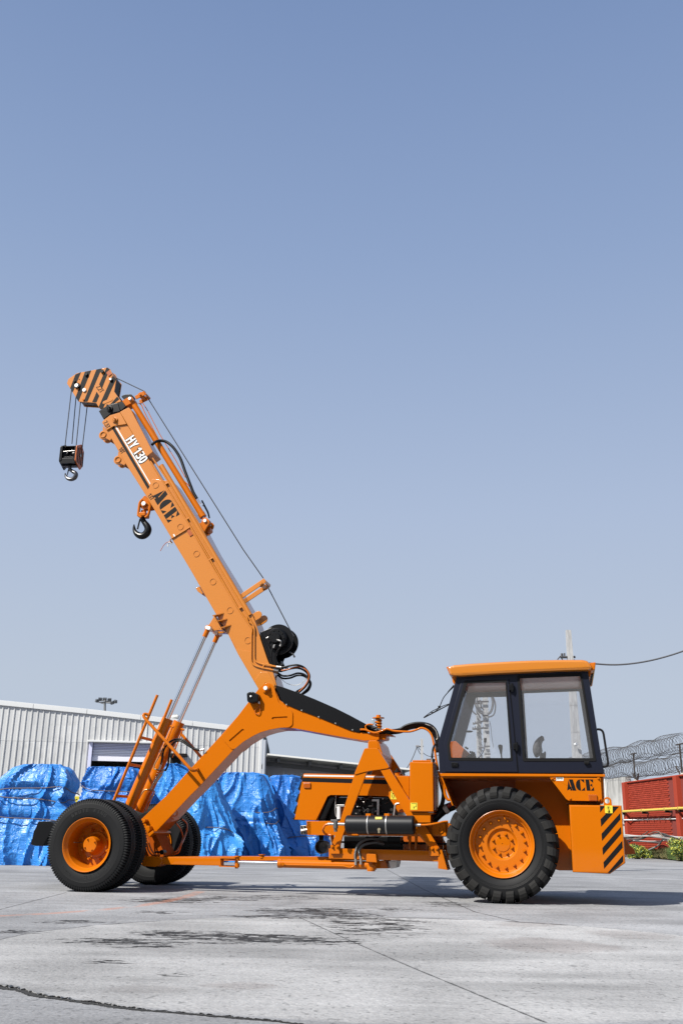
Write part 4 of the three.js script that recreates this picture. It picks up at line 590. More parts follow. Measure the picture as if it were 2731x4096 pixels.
// ---------- main frame: front leg, elbow and rear arm in one welded body ----------
{
  const f = part('main_frame', crane), w = 0.195;
  plate('body', O, f, -w, w, [564, 3278, 666, 3182, 792, 3042, 886, 2939, 950, 2865, 1025, 2767, 1036, 2754, 1060, 2734, 1080, 2732, 1094, 2744, 1118, 2800, 1135, 2812, 1250, 2852, 1384, 2902, 1405, 2920, 1430, 2930, 1480, 2932, 1515, 2932, 1515, 2959, 1457, 2963, 1342, 2944, 1175, 2913, 1119, 2912, 1077, 2920, 1040, 2931, 1010, 2946, 972, 2969, 932, 3002, 794, 3151, 763, 3181, 620, 3332, 591, 3340], { b: 0.006 });
  for (const s of [1, -1]) {
    const z0 = s > 0 ? w - 0.001 : -w - 0.013, z1 = s > 0 ? w + 0.013 : -w + 0.001;
    plate('gusset', O, f, z0, z1, [886, 2946, 930, 2893, 1025, 2768, 1034, 2755, 1060, 2733, 1080, 2731, 1094, 2742, 1115, 2812, 1130, 2824, 1163, 2838, 1171, 2852, 1170, 2900, 1155, 2910, 1119, 2911, 1077, 2919, 1040, 2930, 1010, 2945, 972, 2968, 940, 2996, 926, 2997, 895, 2962], { wt: w + 0.013, r: 0.03, b: 0.003, holes: [[914, 2962, 970, 2913, 980, 2920, 922, 2969], [1086, 2871, 1092, 2867, 1150, 2864, 1151, 2872, 1092, 2879, 1086, 2877]], hr: 0.018 });
  }
  mesh('pivot_boss', merge([axial(1063, 2753, -0.24, 0.232, px(0.2, 1063, 2753, 17)), axial(1064.5, 2754, -0.26, 0.25, px(0.2, 1063, 2753, 12))]), O, f);
  mesh('pivot_pin', axial(1064, 2753, -0.28, 0.285, px(0.2, 1063, 2753, 7.6), 0.25), M.pin, f);
  plate('arm_head', O, f, -0.12, 0.12, [1500, 2930, 1545, 2932, 1546, 2959, 1498, 2960], { r: 0.03, wt: 0.1 });
  // foot brackets at the axle
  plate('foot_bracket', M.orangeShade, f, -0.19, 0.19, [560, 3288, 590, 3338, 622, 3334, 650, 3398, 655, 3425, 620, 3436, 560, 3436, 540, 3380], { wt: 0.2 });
  for (const a of [[566, 3280, 580, 3276, 583, 3284, 572, 3296], [582, 3310, 590, 3302, 598, 3304, 600, 3318, 592, 3336], [592, 3336, 612, 3321, 617, 3330, 596, 3350]]) plate('rib', O, f, -0.3, 0.3, a, { wt: 0.3, r: 0.01 });
  mesh('front_axle', cyl(new V3(FX, FR, -1.0), new V3(FX, FR, 1.0), 0.11), O, f);
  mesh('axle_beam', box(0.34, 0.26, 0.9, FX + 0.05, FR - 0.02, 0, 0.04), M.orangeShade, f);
  // head lamp on its bracket
  const hl = part('head_lamp', crane);
  plate('housing', M.black, hl, 0.06, 0.3, [986, 2775, 990, 2769, 1010, 2766, 1034, 2778, 1032, 2806, 1000, 2813, 988, 2805], { r: 0.02, wt: 0.3, b: 0.012 });
  plate('bracket', M.black, hl, 0.29, 0.305, [993, 2770, 1005, 2768, 1009, 2788, 1010, 2796, 994, 2796], { wt: 0.3 });
  mesh('bolt', axial(1002.5, 2784.5, 0.3, 0.315, 0.012), M.pin, hl);
  mesh('plug', pipe(pts3(0.235, [1032, 2790, 1034, 2800, 1037, 2815]), 0.011, 0.02), M.white, hl);
  mesh('wire', tube(pts3(0.225, [1036, 2812, 1040, 2822, 1030, 2832, 1019, 2846, 1022, 2853, 1034, 2857, 1041, 2842, 1040, 2826]), 0.006, 50, 6), M.orangeOld, hl);
  // black guard over the rear arm
  const gd = part('arm_guard', crane);
  plate('guard_panel', M.black, gd, 0.2, 0.209, [1099, 2740, 1130, 2748, 1200, 2773, 1260, 2797, 1342, 2833, 1400, 2862, 1463, 2896, 1455, 2906, 1437, 2930, 1400, 2922, 1335, 2895, 1270, 2868, 1200, 2842, 1150, 2821, 1133, 2812, 1125, 2798], { wt: 0.209, b: 0.003, r: 0.02 });
  plate('guard_panel', M.black, gd, -0.209, -0.2, [1099, 2740, 1130, 2748, 1200, 2773, 1260, 2797, 1342, 2833, 1400, 2862, 1463, 2896, 1455, 2906, 1437, 2930, 1400, 2922, 1335, 2895, 1270, 2868, 1200, 2842, 1150, 2821, 1133, 2812, 1125, 2798], { wt: 0.209, b: 0.003, r: 0.02 });
  plate('guard_top', M.black, gd, -0.199, 0.199, [1099, 2740, 1130, 2748, 1200, 2773, 1260, 2797, 1342, 2833, 1400, 2862, 1463, 2896, 1461, 2899, 1398, 2866, 1340, 2837, 1258, 2801, 1198, 2777, 1129, 2752, 1100, 2744], { wt: 0.209, b: 0.001 });
  for (const [x, y] of [[1145, 2818], [1206, 2841], [1274, 2867], [1341, 2893], [1409, 2919]]) mesh('screw', merge([axial(x, y, 0.208, 0.217, 0.009)]), M.steel, gd);
}
const OB = M.orangeSheen;
// ---------- boom ----------
const boom = part('boom', crane), BW = 0.185, IW = 0.145;
const mainA = [592, 1996, 598, 1972, 609, 1915, 656, 1921, 690, 1925, 797, 2092, 855, 2200, 930, 2322, 1007, 2454, 1023, 2491, 1042, 2552, 1070, 2635, 1093, 2692, 1108, 2742, 1092, 2774, 1062, 2784, 1040, 2770, 1031, 2752, 950, 2614, 914, 2540, 860, 2450, 760, 2276];
plate('base_section', OB, boom, -BW, BW, mainA, { b: 0.008 });
plate('inner_section', OB, boom, -IW, IW, [428, 1722, 497, 1845, 582, 1979, 600, 2010, 700, 2010, 592, 1832, 508, 1696, 482, 1650, 432, 1690], { b: 0.008 });
plate('boom_cover', OB, boom, -IW - 0.012, IW + 0.022, [480, 1647.5, 515, 1629, 524, 1637, 612, 1807, 586.5, 1826], { r: 0.015 });
plate('end_block', OB, boom, -IW - 0.02, IW + 0.024, [409, 1690, 412, 1683, 440, 1661, 481, 1649, 507, 1696, 455, 1704, 427.5, 1721], { r: 0.008 });
plate('lower_doubler', OB, boom, BW - 0.001, BW + 0.01, [926, 2560, 945, 2595, 1003, 2606, 1004, 2560, 1012, 2540, 1040, 2552, 1068, 2635, 1093, 2692, 1106, 2742, 1092, 2772, 1062, 2782, 1042, 2768, 1033, 2751, 951, 2612], { b: 0.003 });
plate('pivot_doubler', OB, boom, BW + 0.009, BW + 0.02, [1017, 2722, 1042, 2689, 1072, 2687, 1100, 2738, 1088, 2772, 1060, 2782, 1036, 2760], { b: 0.003, r: 0.015 });
// top rail tube along the near edge of the base section
mesh('edge_tube', cyl(L(BW - 0.01, 646, 1862), L(BW - 0.01, 1001, 2462), px(BW, 800, 2150, 9.5), undefined, 20), OB, boom);
mesh('edge_tube', cyl(L(-BW + 0.01, 600, 1850), L(-BW + 0.01, 990, 2470), px(BW, 800, 2150, 9.5), undefined, 20), OB, boom);
// round welded plugs
for (const [x, y] of [[623.5, 1941], [722, 2107], [786.5, 2215], [787, 2213], [852.5, 2326.5], [920.5, 2441.5], [991.5, 2561.5]].filter((p, i) => i !== 3)) mesh('boom_disc', (() => { const c = L2(BW, x, y), g = lathe([[0.002, 0.047], [0.006, 0.0475], [0.006, 0.041], [-0.004, 0.040], [-0.004, 0.001]], 32); g.translate(c.x, c.y, BW); return g; })(), OB, boom);
// hydraulic lines on the near side
const wl = BW + 0.022;
mesh('hydraulic_line', pipe(pts3(wl, [603, 1845, 662, 1941, 747, 2080, 842, 2240, 952, 2432, 1010, 2518, 1006, 2534, 1005, 2647, 1016, 2662, 1050, 2672, 1094, 2680]), 0.0115, 0.05), OB, boom);
mesh('hydraulic_line', pipe(pts3(wl, [611, 1832, 676, 1930, 757, 2072, 854, 2230, 972, 2430, 1018, 2509, 1018, 2640, 1028, 2650, 1060, 2660, 1104, 2667]), 0.0115, 0.05), OB, boom);
mesh('hydraulic_line', pipe(pts3(wl, [680, 1938, 764, 2076, 858, 2232, 975, 2432, 985, 2450, 992, 2487, 1004, 2492]), 0.006, 0.03), OB, boom);
mesh('hydraulic_line', pipe(pts3(wl, [762, 2113, 836, 2242, 945, 2425]), 0.006, 0.03), OB, boom);
mesh('hydraulic_line', pipe(pts3(wl, [1060, 2655, 1104, 2667].map((v, i) => v)), 0.013, 0.03), OB, boom);
for (const [x, y] of [[667, 1935], [752, 2075], [845, 2235], [962, 2431], [1054, 2665]]) mesh('pipe_clamp', (() => { const c = L2(wl, x, y), a = L2(wl, x - 9, y + 5), g = box(c.distanceTo(a) * 2, 0.02, 0.034, 0, 0, 0, 0.004); g.rotateZ(x > 1050 ? 1.2 : 0.5); g.translate(c.x, c.y, wl - 0.006); return g; })(), OB, boom);
// small wiring tube across the boom with a dangling end
mesh('wiring_tube', tube(pts3([BW + 0.012, BW + 0.012, BW + 0.012, BW + 0.01, 0.12, 0.1], [762, 2108, 740, 2122, 700, 2146, 688, 2154, 682, 2163, 690, 2172]), 0.009, 40, 8), OB, boom);
mesh('loose_wire', tube(pts3(0.12, [684, 2165, 668, 2170, 655, 2182, 648, 2194, 642, 2204]), 0.0045, 30, 6), M.orangeOld, boom);
mesh('bracket', plateGeo([676, 2167, 690, 2172, 688, 2177, 676, 2172, 672, 2188, 668, 2186], 0.1, 0.108), M.steel, boom);
function plateGeo(a, z0, z1, o = {}) { return extrude(roundShape(pts2(o.wt ?? z1, a), o.r ?? 0), z0, z1, o.b ?? 0.002); }
mesh('tag', plateGeo([692, 2138, 697, 2135, 702, 2145, 697, 2147], BW + 0.018, BW + 0.024), M.white, boom);
for (const a of [[747, 2124, 758, 2116, 772, 2138, 760, 2146]]) mesh('reflector', plateGeo(a, BW, BW + 0.012, { b: 0.004 }), M.lamp, boom);
// luffing-cylinder bracket with three fins
const lb = part('luffing_bracket', crane);
plate('lug', OB, lb, 0.06, 0.15, [854, 2462, 838, 2489, 826, 2508, 828, 2520, 846, 2524, 862, 2519, 886, 2519], { wt: 0.18, r: 0.01 });
plate('lug', OB, lb, -0.15, -0.06, [854, 2462, 838, 2489, 826, 2508, 828, 2520, 846, 2524, 862, 2519, 886, 2519], { wt: 0.18, r: 0.01 });
plate('base_plate', OB, lb, -0.26, 0.29, [852, 2462, 856, 2461, 888, 2518, 884, 2521], { wt: 0.29, b: 0.002 });
for (const [x0, y0, x1, y1] of [[860, 2467, 896, 2450], [872, 2490, 910, 2473], [886, 2517, 925, 2497]]) {
  const a = L2(BW, x0, y0), b = L2(BW, x1, y1), d = b.clone().sub(a), g = new THREE.ExtrudeGeometry(new THREE.Shape([new V2(0, 0), new V2(d.length(), 0), new V2(0, 0.105)]), { depth: 0.014, bevelEnabled: false });
  g.rotateX(Math.PI / 2); g.rotateZ(Math.atan2(d.y, d.x)); g.translate(a.x, a.y, BW); mesh('fin', g, OB, lb);
}
for (const [w, x, y] of [[0.18, 835, 2511.5]]) { mesh('pin', axial(x, y, -0.25, 0.262, px(w, x, y, 7), 0.262), M.pin, lb); }
plate('stop_block', OB, boom, -0.06, 0.1, [783, 2352, 797, 2345, 812, 2372, 808, 2378, 791, 2366], { wt: 0.1 });
// lugs for the 7.5T and 10T positions
for (const [cx, cy, a] of [[414, 1739, [412, 1703, 427, 1720, 449, 1750, 441, 1762]], [473, 1839, [474, 1806, 484, 1818, 506, 1848, 498, 1861]]]) {
  const g = part('lifting_lug', crane), c = L2(0.09, cx, cy), r = px(0.09, cx, cy, 17.5);
  for (const [z0, z1] of [[0.05, 0.09], [-0.09, -0.05]]) { const n = pts2(0.09, a), s = new THREE.Shape(), d = n[0].clone().lerp(n[3], 0.5).sub(c), an = Math.atan2(d.y, d.x); s.moveTo(n[0].x, n[0].y); s.lineTo(n[1].x, n[1].y); s.lineTo(n[2].x, n[2].y); s.lineTo(n[3].x, n[3].y); s.absarc(c.x, c.y, r, an - 1.35, an + 1.35, true); s.closePath(); const h = new THREE.Path(); h.absarc(c.x, c.y, r * 0.45, 0, 6.2832); s.holes.push(h); mesh('lug_plate', extrude(s, z0, z1, 0.004), OB, g); }
  const rg = lathe([[-0.1, r * 0.72], [0.1, r * 0.72], [0.104, r * 0.62], [0.1, r * 0.5], [-0.1, r * 0.5], [-0.1, r * 0.72]], 28); rg.translate(c.x, c.y, 0); mesh('bush', rg, OB, g);
}
// knobs of the locking pins
const knob = (parent, mat, x, y, w, r) => { const c = L2(w, x, y), g = merge([lathe([[0, r], [0.02, r], [0.022, r * 0.55], [0.05, r * 0.5], [0.055, r * 0.3], [0.055, 0.001]], 20), box(r * 0.5, r * 2.1, 0.025, 0, 0, 0.055, 0.006)]); g.rotateZ(0.5); g.translate(c.x, c.y, w); mesh('locking_pin', g, mat, parent); };
knob(boom, OB, 461, 1680, IW + 0.024, 0.045);
// rope guide on the boom back, and lifting eyes
const rg = part('rope_guide', crane);
for (const [z0, z1] of [[0.11, 0.125], [-0.125, -0.11]]) plate('arm', OB, rg, z0, z1, [964, 2374, 1053, 2314, 1063, 2323, 1060, 2332, 972, 2391], { wt: 0.125, r: 0.01 });
plate('end_plate', OB, rg, -0.125, 0.125, [1055, 2313, 1063, 2322, 1061, 2331, 1058, 2331, 1060, 2323, 1053, 2315], { wt: 0.125, b: 0.001 });
{ const c = L2(0.125, 1041, 2334); const g = lathe([[-0.1, 0.045], [-0.08, 0.03], [0.08, 0.03], [0.1, 0.045], [0.1, 0.01]], 24); g.translate(c.x, c.y, 0); mesh('roller', g, OB, rg); }
mesh('roller_pin', axial(1042, 2332, -0.15, 0.15, 0.022, 0.15), OB, rg);
for (const s of [1, -1]) { const c = L2(0.15, 1032, 2459), n = pts2(0.15, [998, 2464, 1012, 2490]), sh = new THREE.Shape(), r = px(0.15, 1032, 2459, 15); sh.moveTo(n[1].x, n[1].y); sh.lineTo(c.x + r * 0.55, c.y - r * 0.84); sh.absarc(c.x, c.y, r, -1.0, 2.1, false); sh.lineTo(n[0].x, n[0].y); sh.closePath(); const h = new THREE.Path(); h.absarc(c.x, c.y, r * 0.55, 0, 6.2832); sh.holes.push(h); mesh('lifting_eye', extrude(sh, s > 0 ? 0.13 : -0.15, s > 0 ? 0.15 : -0.13, 0.004), OB, boom); }
// ---------- stripes and writing on the boom ----------
function stripe(parent, mat, w, a, name = 'stripe') { return mesh(name, extrude(new THREE.Shape(pts2(w, a)), w, w + 0.0022, 0), mat, parent); }
stripe(boom, M.print, IW, [448, 1712, 458, 1707, 599, 1946, 592.5, 1958]);
stripe(boom, M.white, IW, [461, 1706, 466, 1704, 602.5, 1933, 601, 1938.5]);
function along(geo, w, x0, y0, x1, y1, hpx) {        // set unit-height geometry along a pixel baseline
  const a = L2(w, x0, y0), b = L2(w, x1, y1), h = px(w, x0, y0, hpx), d = b.clone().sub(a);
  geo.scale(h, h, 1); geo.rotateZ(Math.atan2(d.y, d.x)); geo.translate(a.x, a.y, w); return geo;
}
const word = (t, f = font, depth = 0.002, ex = {}) => { const g = new TextGeometry(t, { font: f, size: 1, depth, curveSegments: 5, bevelEnabled: false, ...ex }); return g; };
function stretch(g, w, x0, y0, x1, y1, hpx, ref = g) { ref.computeBoundingBox(); const L0 = ref.boundingBox.max.x - ref.boundingBox.min.x, len = L2(w, x0, y0).distanceTo(L2(w, x1, y1)), h = px(w, x0, y0, hpx) ; g.translate(-ref.boundingBox.min.x, 0, 0); g.scale(len / L0 / h, 1 / 0.73, 1); return along(g, w, x0, y0, x1, y1, hpx); }
mesh('lettering', stretch(word('2.2T', fontR), 0.107, 385, 1549, 402, 1573, 13), M.print, boom);
mesh('lettering', stretch(word('7.5T', font), IW + 0.024, 414, 1691, 428, 1716, 12), M.print, boom);
mesh('lettering', stretch(word('10T', font), IW, 475, 1797, 487, 1817, 12), M.print, boom);
mesh('lettering', stretch(word('13T', font), BW, 590.5, 1982, 604.5, 2003, 12), M.print, boom);
{
  const place = (g, z) => stretch(g, IW, 503.5, 1761, 562, 1857, 27, ref).translate(0, 0, z), ref = word('HY 130'); ref.computeBoundingBox();
  mesh('lettering', place(word('HY 130', font, 0.0015, { bevelEnabled: true, bevelThickness: 0.0002, bevelSize: 0.012, bevelSegments: 1 }), 0.0022), M.white, boom);
  mesh('lettering_outline', place(word('HY 130', font, 0.001, { bevelEnabled: true, bevelThickness: 0.0002, bevelSize: 0.11, bevelSegments: 1 }), 0.0004), M.print, boom);
}
function aceShapes() {                                 // stencil letters, unit height, baseline from x = 0
  const n = (x, y) => new V2((x - 198) / 234, (437 - y) / 234), S = a => { const p = []; for (let i = 0; i < a.length; i += 2) p.push(n(a[i], a[i + 1])); return new THREE.Shape(p); };
  const c = new THREE.Shape(), k = (437 - 203) / 2 / 234; c.moveTo(...n(488, 437).toArray()); c.lineTo(...n(480, 203).toArray());
  const m = n(484, 320); for (let i = 0; i <= 20; i++) { const a = Math.PI / 2 + Math.PI * i / 20; c.lineTo(m.x + 0.41 * Math.cos(a), m.y + k * Math.sin(a)); } c.closePath();
  return [S([198, 435, 232, 220, 266, 345, 262, 350, 268, 357, 284, 357, 305, 435, 266, 435, 262, 400]), S([245, 203, 328, 203, 390, 437, 312, 437]), c, S([487, 203, 567, 203, 567, 275]), S([575, 365, 577, 437, 498, 437]), S([597, 203, 674, 203, 690, 437, 612, 437]), S([677, 203, 757, 203, 755, 275]), S([686, 322, 733, 288, 735, 357]), S([765, 362, 768, 437, 695, 437])];
}
const ace = () => merge(aceShapes().map(s => new THREE.ExtrudeGeometry(s, { depth: 0.002, bevelEnabled: false, curveSegments: 12 })));
mesh('lettering', along(ace(), BW + 0.0005, 610, 1985, 676, 2096, 53), M.print, boom);
// ---------- boom head ----------
const HW = 0.105, head = part('boom_head', crane);
const headA = [268.8, 1534, 274, 1516, 309, 1492, 430, 1469.5, 441, 1476, 453, 1500, 466, 1515, 457.5, 1566, 486, 1605, 440, 1622, 401, 1637, 385, 1611, 315, 1606.5, 286, 1560];
for (const s of [1, -1]) { plate('side_plate', OB, head, s > 0 ? HW - 0.016 : -HW, s > 0 ? HW : -HW + 0.016, headA, { wt: HW, b: 0.003, r: 0.012 }); }
plate('head_box', M.black, head, -HW + 0.016, HW - 0.016, [285, 1514, 310, 1496, 428, 1473, 440, 1480, 464, 1516, 455, 1566, 470, 1590, 484, 1604, 440, 1620, 401, 1634, 386, 1607, 316, 1603, 300, 1575], { wt: HW, r: 0.01 });
for (const a of [[303, 1498, 325, 1489, 292, 1570, 282, 1553], [341, 1487, 366, 1482, 315, 1606, 304, 1589], [387, 1478, 408, 1474, 351, 1606.5, 336, 1606.5], [427, 1471, 431, 1470, 440, 1477, 434, 1490, 408, 1556, 398, 1537], [388, 1567, 398, 1583, 387, 1609.5, 370, 1608], [449, 1508, 453, 1502, 466, 1516, 413, 1633, 401.5, 1635, 396, 1627], [470, 1586, 478, 1597, 457, 1614.5, 439, 1621]]) stripe(head, M.print, HW, a);
const hp = (x, y, r, d, m, n = 'pin') => mesh(n, axial(x, y, -HW - d, HW + d, px(HW, x, y, r), HW + d), m, head);
hp(309, 1542, 11, 0.02, M.black, 'sheave_nut'); hp(306, 1540.5, 7, 0.045, M.pin); hp(337, 1559, 6.8, 0.02, M.pin); hp(442, 1516, 4.4, 0.035, M.pin); hp(444, 1518, 6.5, 0.02, M.black, 'pin_collar'); hp(344, 1495, 6.5, 0.03, M.black, 'spacer_tube'); hp(408, 1484, 6.5, 0.03, M.black, 'spacer_tube'); hp(297, 1523, 4, 0.03, M.black, 'bolt'); hp(318, 1517, 2, 0.004, M.black, 'bolt'); hp(334, 1598, 3.5, 0.015, O, 'bolt');
plate('reflector', M.lamp, head, HW, HW + 0.012, [425, 1491, 437, 1480, 448, 1496, 435, 1506], { r: 0.006 });
mesh('slot', plateGeo([410, 1613, 414, 1605, 444, 1593, 452, 1597, 448, 1603, 416, 1616], HW, HW + 0.005, { r: 0.01 }), OB, head);
{ const c = L2(HW, 308, 1541); for (const z of [-0.05, 0.05]) { const g = lathe([[-0.035, 0.11], [-0.02, 0.09], [0.02, 0.09], [0.035, 0.11], [0.035, 0.03]], 32); g.translate(c.x, c.y, z); mesh('sheave', g, M.black, head); } }
plate('collar', M.black, boom, -0.125, 0.128, [396, 1644, 435, 1618, 472, 1612, 482, 1645, 446, 1652, 415, 1677], { r: 0.006 });
plate('collar', M.black, boom, -0.115, 0.116, [472, 1612, 491, 1606, 504, 1625, 487, 1641, 481, 1640], { r: 0.006 });
plate('rope_guard', M.black, boom, -0.06, 0.04, [485, 1585, 498, 1578, 525, 1576, 534, 1585, 528, 1600, 500, 1602], { r: 0.02 });
knob(boom, M.black, 440, 1635, 0.128, 0.05);
// ---------- extension cylinder on the back of the boom ----------
{
  const e = part('extension_cylinder', crane), a = L(0.02, 531, 1610), b = L(0.02, 812, 2066), r = px(0.02, 670, 1840, 11.5);
  mesh('barrel', cyl(a, b, r, r, 28), O, e);
  const d = b.clone().sub(a).normalize(); mesh('gland', cyl(b.clone().addScaledVector(d, -0.06), b.clone().addScaledVector(d, 0.012), r * 1.12, r * 1.12, 28), O, e);
  mesh('rod', cyl(b, b.clone().addScaledVector(d, 0.09), r * 0.6, r * 0.6, 20), M.steel, e);
  mesh('eye', axial(819, 2081, -0.055, 0.095, px(0.1, 819, 2081, 12), 0.1), O, e);
  for (const [z0, z1] of [[0.085, 0.11], [-0.11, -0.085]]) plate('mount', O, e, z0, z1, [781, 2097, 803, 2091, 817, 2074, 831, 2074, 838, 2083, 836, 2094, 817, 2128, 822, 2134, 803, 2136], { wt: 0.11, r: 0.01 });
  mesh('pin', axial(819, 2081.5, -0.13, 0.135, px(0.13, 819, 2081, 6.6), 0.135), M.pin, e);
  plate('rod_lug', O, e, -0.08, 0.08, [489, 1603, 510, 1590, 529, 1587, 536, 1600, 528, 1612, 502, 1625], { wt: 0.08, r: 0.012 });
  mesh('pin', axial(519, 1593, -0.11, 0.115, px(0.1, 519, 1593, 6), 0.115), M.pin, e);
  mesh('return_pipe', pipe(pts3(0.02, [555, 1612, 566, 1618, 573, 1635, 582, 1655, 614, 1718, 664, 1812, 720, 1907, 757, 1943, 756, 1946]), 0.007, 0.04), O, e);
  mesh('return_pipe', pipe(pts3(-0.05, [572, 1612, 590, 1640, 640, 1738, 700, 1835, 742, 1910]), 0.006, 0.04), O, e);
  mesh('spring_sleeve', taper(pts3(0.03, [808, 2002, 822, 2030, 832, 2050, 838, 2072]), [0.012, 0.014, 0.014, 0.012], 30, 8), M.hose, e);
  mesh('coupling', merge([pipe(pts3(0.06, [790, 1995, 800, 2010, 812, 2018]), 0.012, 0.02), axial(808, 2017, 0, 0.09, 0.014)]), M.chrome, e);
  mesh('base_bracket', plateGeo([828, 2107, 842, 2110, 843, 2122, 832, 2131, 822, 2128], -0.05, 0.05, { r: 0.012 }), M.orangeOld, e);
  mesh('extension_hose', tube(pts3([0.16, 0.12, 0.06, 0.04, 0.04, 0.04, 0.05, 0.06], [609, 1779, 622, 1768, 641, 1763, 662, 1766, 690, 1786, 720, 1830, 741, 1886, 762, 1940, 774, 1970, 788, 1994]), 0.022, 90, 10), M.hose, crane);
  // top rope roller in its fork
  const t = part('top_roller', crane);
  for (const [z0, z1] of [[0.075, 0.09], [-0.09, -0.075]]) plate('fork', O, t, z0, z1, [539, 1584, 576, 1563, 584, 1572, 583, 1578, 545, 1597], { wt: 0.09, r: 0.006 });
  plate('fork_end', O, t, -0.09, 0.09, [576, 1563, 585, 1573, 583, 1579, 580, 1578, 574, 1566], { wt: 0.09, b: 0.001 });
  { const c = L2(0.09, 561, 1578), g = lathe([[-0.07, 0.05], [-0.05, 0.034], [0.05, 0.034], [0.07, 0.05], [0.07, 0.01]], 24); g.translate(c.x, c.y, 0); mesh('roller', g, O, t); }
  mesh('roller_pin', axial(560, 1577, -0.11, 0.11, 0.018, 0.11), O, t);
}
// ---------- hoist rope, hook block ----------
{
  const h = part('hoist_rope', crane), r = 0.0075;
  const seg = p => mesh('rope_run', merge(p.slice(1).map((q, i) => cyl(p[i], q, r, r, 8))), M.rope, h);
  seg([...pts3(0, [430, 1500, 464, 1511, 580, 1566, 592, 1592, 974, 2200, 1050, 2308]), ...pts3(0, [1062, 2330, 1166, 2530, 1176, 2545])]);
  const P = [[0.04, 287, 1560, 260, 1795], [-0.04, 305, 1590, 289, 1775], [0.05, 324, 1600, 304, 1800], [-0.05, 350, 1625, 329, 1800]];
  for (const [w, a, b, c, d] of P) seg([L(w, a, b), L(w, c, d)]);
  const k = part('hook_block', crane), c0 = L(0, 288, 1826), s = px(0, 263, 1830, 1); k.position.copy(c0); k.rotation.y = 5 * R;
  // in the block's frame: x across the cheeks, z towards the camera
  const cheek = [[-0.145, 0.12], [0.02, 0.205], [0.14, 0.12], [0.15, -0.11], [0.06, -0.205], [-0.145, -0.13]];
  for (const sx of [1, -1]) {
    const sh = roundShape(cheek.map(p => new V2(p[0], p[1])), 0.015), g = extrude(sh, -0.009, 0.009, 0.003); g.rotateY(Math.PI / 2); g.translate(sx * 0.125, 0, 0); mesh('cheek_plate', g, sx > 0 ? M.orangeOld : M.black, k);
    mesh('edge_strip', box(0.04, 0.235, 0.012, sx * 0.117, 0.0, 0.137, 0.003), M.black, k);
  }
  for (let i = 0; i < 4; i++) { const z = 0.09 - i * 0.065, sh = new THREE.Shape([new V2(-z - 0.016, 0.15 - 0.03 * Math.abs(i - 1.5)), new V2(-z + 0.016, 0.15 - 0.03 * Math.abs(i - 1.5)), new V2(-z + 0.03, -0.13), new V2(-z - 0.002, -0.13)]); const g = extrude(sh, 0, 0.002, 0); g.rotateY(Math.PI / 2); g.translate(0.1345, 0, 0); mesh('stripe', g, M.print, k); }
  mesh('cross_plate', merge([box(0.24, 0.05, 0.1, 0, -0.155, 0.02, 0.006), box(0.16, 0.035, 0.03, 0, -0.06, 0.1, 0.004), box(0.24, 0.27, 0.012, 0, 0.0, -0.12, 0.004), box(0.24, 0.012, 0.2, 0, 0.15, -0.04, 0.004), box(0.24, 0.09, 0.03, 0, -0.12, 0.12, 0.006)]), M.black, k);
  mesh('sheave_pin', cyl(new V3(-0.14, 0.01, 0), new V3(0.145, 0.01, 0), 0.022), M.zinc, k);
  for (const x of [-0.055, 0.055]) { const g = lathe([[-0.035, 0.1], [-0.015, 0.085], [0.015, 0.085], [0.035, 0.1], [0.035, 0.03]], 32); g.rotateY(Math.PI / 2); g.translate(x, 0.01, 0); mesh('sheave', g, M.black, k); }
  mesh('rope_guard', cyl(new V3(-0.14, 0.03, 0.125), new V3(0.13, 0.05, 0.125), 0.006), M.steel, k);
  mesh('hook_shank', cyl(new V3(0, -0.17, 0.03), new V3(0, -0.22, 0.03), 0.022), M.black, k);
  const hk = part('small_hook', crane), H = (x, y) => L(0.03, x, y);
  mesh('hook', taper([H(281, 1866), H(281, 1876), H(292, 1886), H(303, 1893), H(305, 1900), H(300, 1911), H(287, 1917), H(273, 1914), H(264, 1904), H(262, 1893)], [6, 6, 6.5, 7.5, 8, 8, 7.5, 6.5, 4.5, 2].map(v => v * s), 70, 14), phys(C(0.05, 0.05, 0.055), 0.3, { metalness: 0.6, clearcoat: 0.6 }), hk);
  mesh('latch', cyl(H(277, 1872), H(270, 1902), 0.012, 0.006, 8), M.black, hk);
}
